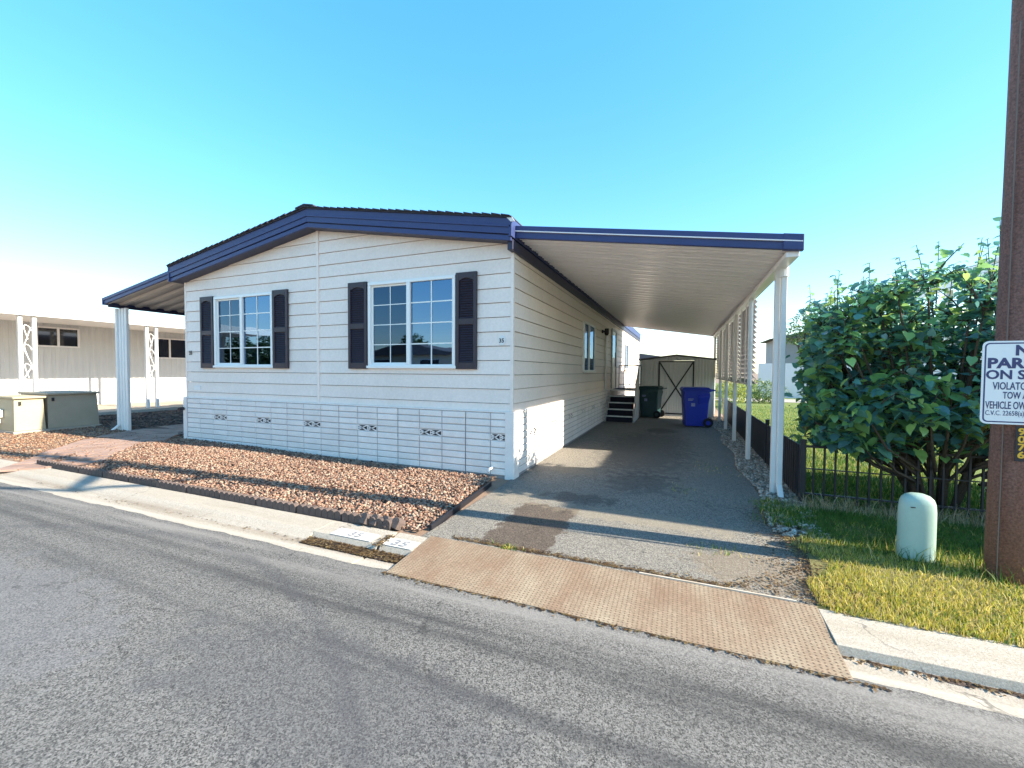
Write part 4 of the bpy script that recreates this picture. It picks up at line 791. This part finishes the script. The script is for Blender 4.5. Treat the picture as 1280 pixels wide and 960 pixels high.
# ---- the big-leaved shrub tree behind the fence
tr = thing('shrub_tree', 'bushy tree with large heart shaped leaves leaning over the black fence', 'tree', (4.9, .62, 0))
root = np.array([4.9, .62, 0.]); shoots = []; trunk = MB()
stems = [((-1.2, -.1, .95), .05), ((-1.25, .3, 1.5), .05), ((-.7, -.5, .8), .045), ((-1.15, -.45, 1.25), .06), ((-.55, -.65, 1.5), .05), ((.1, -.4, 1.7), .06), ((.65, -.5, 1.6), .05), ((.3, .5, 1.7), .05), ((-.5, .6, 1.5), .05), ((1.1, .1, 1.5), .05), ((-1.0, .2, 1.6), .045)]
ttop = lambda x: 2.44+.40*sstep(3.6, 4.8, x)-.25*sstep(5.6, 6.5, x)
for (d, r) in stems:
    p0 = root+np.array([d[0]*.12, d[1]*.12, -.05]); p3 = root+np.array(d); pm_ = root+np.array([d[0]*.35, d[1]*.35, d[2]*.5]); trunk.tube([tuple(p0), tuple(pm_), tuple(p3)], [r*.6, r*.45, r*.25], 7)
clumps = []
while len(clumps) < 120:
    x = rng.uniform(3.66, 6.35); y = rng.uniform(-.5, 1.15); z = rng.uniform(.62, ttop(x)-.28)
    if z < 1.05 and y < .0: continue
    if all((x-q[0])**2+(y-q[1])**2+(z-q[2])**2 > .17**2 for q in clumps): clumps.append((x, y, z))
clumps += [(rng.uniform(3.66, 4.3), rng.uniform(.12, .9), rng.uniform(.62, 1.35)) for i in range(18)]+[(rng.uniform(3.66, 3.95), rng.uniform(-.1, .9), rng.uniform(1.3, 2.1)) for i in range(10)]
for q in clumps:
    q = np.array(q); trunk.tube([tuple(root+(q-root)*np.array([.3, .3, .45])), tuple(root+(q-root)*np.array([.75, .75, .7])), tuple(q)], [.018, .013, .007], 5, False)
    for j in range(int(rng.integers(7, 12))):
        az = rng.uniform(0, 6.28); dr_ = np.array([math.cos(az)*.75, math.sin(az)*.75, rng.uniform(-.35, 1.1)]); dr_ += .35*(q-root-np.array([0, 0, 1.4]))/1.4; dr_ /= np.linalg.norm(dr_); shoots.append((q, q+dr_*rng.uniform(.18, .50), dr_))
trunk.build('trunk', bark, tr, smooth=True)
LP, LD = [], []; tw = MB()
for a, c, d in shoots:
    top = ttop(c[0])+.08*math.sin(c[1]*5)
    if c[2] > top: c = c*1.; c[2] = top-rng.uniform(0, .25)
    if c[2] < .7: c[2] = .7+rng.uniform(0, .3)
    if c[1] < -.5: c[1] = -.5+rng.uniform(0, .3)
    if c[2] < .9 and c[1] < .05: c[1] = .05+rng.uniform(0, .3)
    if c[1] > 1.35: c[1] = 1.35-rng.uniform(0, .3)
    c[0] = max(c[0], 3.58+rng.uniform(0, .2)); tw.tube([tuple(a), tuple((a+c)/2+np.array([0, 0, .04])), tuple(c)], [.009, .006, .003], 4, False); k = int(9+rng.integers(0, 6))
    for q in range(k):
        t = .15+.85*q/k; p = a+(c-a)*t; az = q*2.4+rng.uniform(-.5, .5); LP.append(p+rng.normal(0, .05, 3)); LD.append((math.cos(az), math.sin(az), .15))
for i in range(40):  # upright leafy wands along the top
    x = rng.uniform(3.6, 6.2); y = rng.uniform(-.1, 1.2); zt = ttop(x)+rng.uniform(-.12, .22); a = np.array([x, y, zt-.75]); c = np.array([x+rng.normal(0, .12), y+rng.normal(0, .12), zt]); tw.tube([tuple(a), tuple(c)], [.007, .003], 4, False)
    for q in range(13): t = .2+.8*q/12; az = q*2.4; LP.append(a+(c-a)*t); LD.append((math.cos(az), math.sin(az), .25))
tw.build('twigs', bark, tr); LP = np.array(LP); LD = np.array(LD, float)
extra = 600; th = rng.uniform(0, 6.28, extra); u = rng.uniform(-1, 1, extra); rr = rng.uniform(.75, 1.0, extra); EP = np.stack([4.95+1.38*rr*np.cos(th)*np.sqrt(1-u*u), 0.40+1.02*rr*np.sin(th)*np.sqrt(1-u*u), 1.72+.98*rr*u], -1)
keep = rng.random(extra) < .55+.45*np.sin(EP[:, 0]*6+EP[:, 2]*4)*np.sin(EP[:, 1]*5+EP[:, 2]*6); EP = EP[keep]; ED = np.stack([np.cos(th), np.sin(th), .1*u], -1)[keep]; LP = np.r_[LP, EP]; LD = np.r_[LD, ED]
ok = (LP[:, 1] > np.where(LP[:, 2] < .8, .05-.2*(LP[:, 2] > .5), -.75)) & (LP[:, 2] > .50+.16*np.sin(LP[:, 0]*4.2+.5)+.12*np.sin(LP[:, 0]*11+LP[:, 1]*5)) & (LP[:, 0] > 3.5); LP, LD = LP[ok], LD[ok]
size = rng.choice([.75, 1., 1.25], len(LP))*rng.uniform(.048, .088, len(LP))*np.clip(1.5-.34*(LP[:, 2]-.8), .62, 1.4)
dist = LP[:, 1]*1.0+np.abs(LP[:, 0]-4.5)*.15; order = np.argsort(dist-size*6); near = order[:260]; rest = order[260:]
palg = 1.15*np.array([(.075, .20, .17), (.085, .22, .16), (.13, .29, .11), (.07, .18, .19), (.21, .38, .11)])
V_, F_, C_ = leaves(LP[rest], LD[rest], size[rest], palg, 'heart'); o = link('crown', npmesh('crown', V_-np.array(off(tr)), F_, leaf_m, C_), tr); stuff(o)
k = 130; dl = rng.choice(len(LP), k); V_, F_, C_ = leaves(LP[dl], LD[dl], size[dl]*.7, np.array([(.30, .26, .07), (.24, .15, .07), (.35, .33, .10)]), 'heart', 1.); stuff(link('dry_leaves', npmesh('dry_leaves', V_-np.array(off(tr)), F_, leaf_m, C_), tr))
lm = []
for i in range(5):
    v, f = leaf_shape('heart'); lm.append(npmesh('leaf', v, f, leaf_m, np.tile(palg[i]*1.05, (len(v), 1))))
Mx = leaf_xf(LP[near], LD[near], None, .55)
for i, q in enumerate(near):
    o = link('leaf', lm[i % 5], tr); M4 = Matrix(Mx[i].tolist()).to_4x4(); M4 = Matrix.Translation(Vector(LP[q])-off(tr)) @ M4 @ Matrix.Scale(float(size[q]), 4); o.matrix_local = M4
# ---- generic tree or hedge for the background
def foliage_thing(name, label, cat, x, y, blobs, nleaf, lsize, pal, trunk_h=0., group=None, kind='simple'):
    t = thing(name, label, cat, (x, y, 0), group)
    if trunk_h:
        mb = MB().tube([(x, y, -.1), (x+.05, y, trunk_h*.6), (x, y+.05, trunk_h)], [.22, .16, .1], 8)
        for bx_, by_, bz_, r_ in blobs: mb.tube([(x, y, trunk_h*.6), (x+bx_*.6, y+by_*.6, (bz_+trunk_h*.6)/2), (x+bx_, y+by_, bz_)], [.10, .07, .03], 6)
        mb.build('trunk', bark, t, smooth=True)
    Ps, Ds = [], []; tot = sum(b_[3]**2 for b_ in blobs)
    for bx_, by_, bz_, r_ in blobs:
        k = int(nleaf*r_*r_/tot); d = rng.normal(size=(k, 3)); d /= np.linalg.norm(d, axis=1)[:, None]; rr = r_*rng.uniform(.55, 1.08, k)**.6; rr *= 1+.18*np.sin(d[:, 0]*7+bx_)*np.sin(d[:, 2]*6+by_)
        Ps.append(np.array([x+bx_, y+by_, bz_])+d*rr[:, None]*np.array([1, 1, .85])); Ds.append(d)
    P = np.concatenate(Ps); D = np.concatenate(Ds); ok = P[:, 2] > .03; P, D = P[ok], D[ok]
    V_, F_, C_ = leaves(P, D, rng.uniform(.6, 1.3, len(P))*lsize, pal, kind, .2); o = link('crown', npmesh('crown', V_-np.array(off(t)), F_, leaf_m, C_), t); return t
pal_h = np.array([(.05, .12, .02), (.09, .18, .03), (.12, .20, .04), (.04, .09, .02)]); pal_y = np.array([(.20, .26, .05), (.26, .30, .07), (.14, .2, .04)])
foliage_thing('garden_shrub', 'rounded green shrub on the lawn before the pale rear wall', 'shrub', 5.9, 18.6, [(-.5, 0, .5, .55), (0, 0, .6, .65), (.5, .1, .55, .6)], 2600, .09, np.r_[pal_h, pal_y[:1]])
foliage_thing('garden_shrub', 'yellow green shrub seen under the louvered carport screen', 'shrub', 4.15, 15.0, [(0, 0, .6, .65), (.2, .3, .9, .5)], 2000, .09, pal_y)
foliage_thing('shade_tree', 'slender tree showing past the carport post above the rear roof', 'tree', 9.4, 26.0, [(0, 0, 4.6, .9), (.6, 0, 5.2, .8), (-.5, 0, 4.0, .7)], 1800, .14, pal_h, 3.6)

# ------------------------------------------------------------------ neighbours
nl = thing('mobile_home', 'white ribbed mobile home with shaded porch left of the walkway', 'house', (-18.3, 3, 0))
NX, EX = -18.3, -14.9
def ribY(x, y0, y1, z0, z1, step=.2, d=.02):
    mb = MB(); y = y0; pts = []
    while y < y1-.001:
        for u, q in ((0, 0), (.4, 0), (.5, d), (.9, d)): pts.append((x+q, y+u*step))
        y += step
    n = len(pts); return mb.add([(a, b_, z0) for a, b_ in pts]+[(a, b_, z1) for a, b_ in pts], [(i, i+1, n+i+1, n+i) for i in range(n-1)])
ribY(NX, -8, 14, .0, 3.3).build('wall', nb_wall, nl); B('side_wall', nb_wall, nl, -26, NX-.01, -8, -7.95, 0, 3.3); B('inner_wall', inside_m, nl, NX-.12, NX-.05, -8, 14, 0, 3.3)
B('fascia', white, nl, EX-.05, EX, -8.4, 14.4, 3.02, 3.32, bevel=.01); MB().hexa([(EX-.05, -8.4, 3.26), (EX-.05, 14.4, 3.26), (NX-3, 14.4, 3.62), (NX-3, -8.4, 3.62), (EX-.05, -8.4, 3.33), (EX-.05, 14.4, 3.33), (NX-3, 14.4, 3.70), (NX-3, -8.4, 3.70)]).build('roof', white, nl)
B('ceiling', pan_m, nl, NX, EX-.06, -8.3, 14.3, 3.10, 3.13)
for y0, y1, z0, z1 in ((1.6, 2.72, 2.28, 2.98), (4.95, 6.3, 1.98, 2.85), (-4, -2.5, 1.9, 2.9)):
    w = MB()
    for b_ in ((y0, y1, z1-.05, z1), (y0, y1, z0, z0+.05), (y0, y0+.05, z0+.05, z1-.05), (y1-.05, y1, z0+.05, z1-.05), ((y0+y1)/2-.03, (y0+y1)/2+.03, z0+.05, z1-.05)): w.box(NX, NX+.06, *b_)
    f = w.build('window', pan_m, nl); B('pane', dkglass, f, NX+.022, NX+.03, y0+.05, y1-.05, z0+.05, z1-.05)
def scroll_post(y):
    mb = MB(); mb.box(EX-.20, EX-.10, y+.14, y+.22, .18, 3.02); mb.box(EX-.20, EX-.10, y+.42, y+.50, .18, 3.02); p = mb.build('post', white, nl)
    sc = MB()
    for zc in (1.5, 2.05, 2.6):
        pts = [(EX-.15, y+.32+.085*math.cos(a)*(1-a/9), zc+.20*math.sin(a*.75)-.02*a) for a in [i*.35 for i in range(16)]]; sc.tube(pts, .011, 5)
    sc.tube([(EX-.15, y+.23, 1.2), (EX-.15, y+.41, 1.6), (EX-.15, y+.24, 2.1), (EX-.15, y+.40, 2.7)], .011, 5); sc.build('scrollwork', white, p)
for y in (-4.0, .0, 3.0, 8.0): scroll_post(y)
struct(MB().box(NX, -14.5, -8, 14, -.05, .17).build('patio', concrete))
# utility cabinets
def cabinet(label, x0, x1, y0, y1, h, m):
    c = thing('utility_cabinet', label, 'cabinet', ((x0+x1)/2, (y0+y1)/2, .07)); MB().hexa([(x0, y0, .12), (x1, y0, .12), (x1, y1, .12), (x0, y1, .12), (x0+.03, y0+.02, h), (x1-.05, y0+.02, h), (x1-.05, y1-.02, h), (x0+.03, y1-.02, h)]).build('body', m, c, .01)
    B('lid', m, c, x0-.02, x1+.01, y0-.015, y1+.015, h+.002, h+.05, bevel=.012); B('plinth', concrete, c, x0-.05, x1+.05, y0-.03, y1+.03, .05, .118); B('latch', black_m, c, x1-.03, x1-.005, y0+.08, y0+.12, h-.14, h-.06); return c
ca = cabinet('beige metal utility cabinet with a small white meter on its side', -12.6, -11.45, -1.12, -.62, .84, beige)
B('meter', white, ca, -12.15, -11.95, -1.19, -1.12, .42, .60, bevel=.01); MB().tube([(-12.05, -1.155, .42), (-12.05, -1.155, .30), (-12.2, -1.17, .2)], .02, 6).build('pipe', white, ca)
cabinet('larger tan utility cabinet beside the walkway, half in the house shadow', -12.9, -11.5, -.57, .36, .90, beige2)
kt = thing('kettle_barbecue', 'grey covered kettle barbecue on the neighbouring patio', 'barbecue', (-14.3, 4.45, .17)); MB().tube([(-14.3, 4.45, .17), (-14.3, 4.45, .5), (-14.3, 4.45, .75), (-14.3, 4.45, .95)], [.42, .42, .36, .12], 14).build('cover', mat('grey_cover', (.22, .22, .23), .8), kt, smooth=True)

nr = thing('mobile_home', 'neighbouring home with pale eave and grey posts behind the leafy tree', 'house', (11, 5, 0))
B('fascia', white, nr, 8.0, 8.06, -.55, 9.5, 3.52, 3.80); MB().hexa([(7.98, -.55, 3.78), (11.4, -.55, 4.15), (11.4, 9.5, 4.15), (7.98, 9.5, 3.78), (7.98, -.55, 3.85), (11.4, -.55, 4.22), (11.4, 9.5, 4.22), (7.98, 9.5, 3.85)]).build('roof', white, nr)
B('wall', greyw, nr, 11.2, 11.3, -.2, 2.4, 0, 4.1); B('wall', greyw, nr, 11.31, 19, -.2, -.1, 0, 4.1); MB().prism([(11.3, 4.1), (19.2, 4.1), (15.2, 4.8)], -.5, 2.6).build('gable_roof', roofgrey, nr)
for y in (-.4, 1.6, 3.6, 5.6, 6.3, 7.7, 9.2): B('post', pan_m, nr, 8.04, 8.16, y, y+.12, 0, 3.52)
for y0 in (.4,): B('window', dkglass, nr, 11.15, 11.195, y0, y0+1.5, 1.7, 2.9)
# grey home and pale wall beyond the lawn
fr_ = thing('mobile_home', 'distant grey home with dark roof beyond the lawn', 'house', (12, 31, 0)); B('wall', greyw, fr_, 8.4, 19, 29, 33, 0, 3.9)
MB().prism([(7.9, 3.9), (13.7, 5.2), (19.5, 3.9)], 28.5, 33.5).build('roof', roofgrey, fr_)
wf = B('window', white, fr_, 10.0, 10.9, 28.94, 28.995, 2.6, 3.5); B('pane', dkglass, wf, 10.06, 10.84, 28.92, 28.938, 2.66, 3.44)
tag(B('block_wall', mat('pale_wall', (.66, .67, .70), .8, (.6, .6, .63), 1, .3), None, 6.6, 22, 24.0, 24.2, 0, 2.1), 'long pale wall standing behind the lawn and shrub', 'wall')
struct(MB().add([(3.7, 19.6, .012), (22, 19.6, .012), (22, 22.6, .012), (3.7, 22.6, .012)], [(0, 1, 2, 3)]).build('rear_path', concrete))
br = thing('mobile_home', 'sunlit pale home with low grey roof behind the shed', 'house', (0, 30, 0)); B('wall', cream, br, -6, 1.6, 29, 33, 0, 2.55); MB().prism([(-6.4, 2.55), (-2, 3.15), (2.0, 2.55)], 28.6, 33.3).build('roof', roofgrey, br)
mb_ = MB().tube([(3.9, 16.5, 0), (3.9, 16.5, 4.6)], .035, 8).build('flag_pole', pan_m); tag(mb_, 'thin bare metal pole rising behind the shed', 'pole')
# across the road, seen only as reflections in the front windows
ar = thing('mobile_home', 'pale home across the road mirrored in the front window', 'house', (-15, -21, 0)); B('wall', cream, ar, -19, -11, -24, -18, 0, 2.6); MB().prism([(-19.5, 2.6), (-15, 3.4), (-10.5, 2.6)], -24.3, -17.6).build('roof', roofgrey, ar)
for x in (-18, -14): wq = B('window', white, ar, x, x+1.6, -17.99, -17.94, 1.2, 2.3); B('pane', dkglass, wq, x+.06, x+1.54, -17.935, -17.92, 1.26, 2.24)
pal_t = np.array([(.03, .07, .025), (.05, .10, .03), (.04, .085, .03)])
for i, (x, y, h) in enumerate(((-29, -22, 4.4), (-34, -23, 5.0), (-40, -24, 4.8), (-23, -30, 5))):
    foliage_thing('street_tree', ['broad dark tree across the road mirrored in the window', 'tall dark tree across the road', 'spreading dark tree far along the road', 'dark tree beside the home across the road'][i], 'tree', x, y, [(0, 0, h*.65, h*.3), (-h*.22, .3, h*.55, h*.26), (h*.24, -.2, h*.58, h*.26), (0, .2, h*.85, h*.2)], 2600, .34, pal_t, h*.5, 'trees across the road')
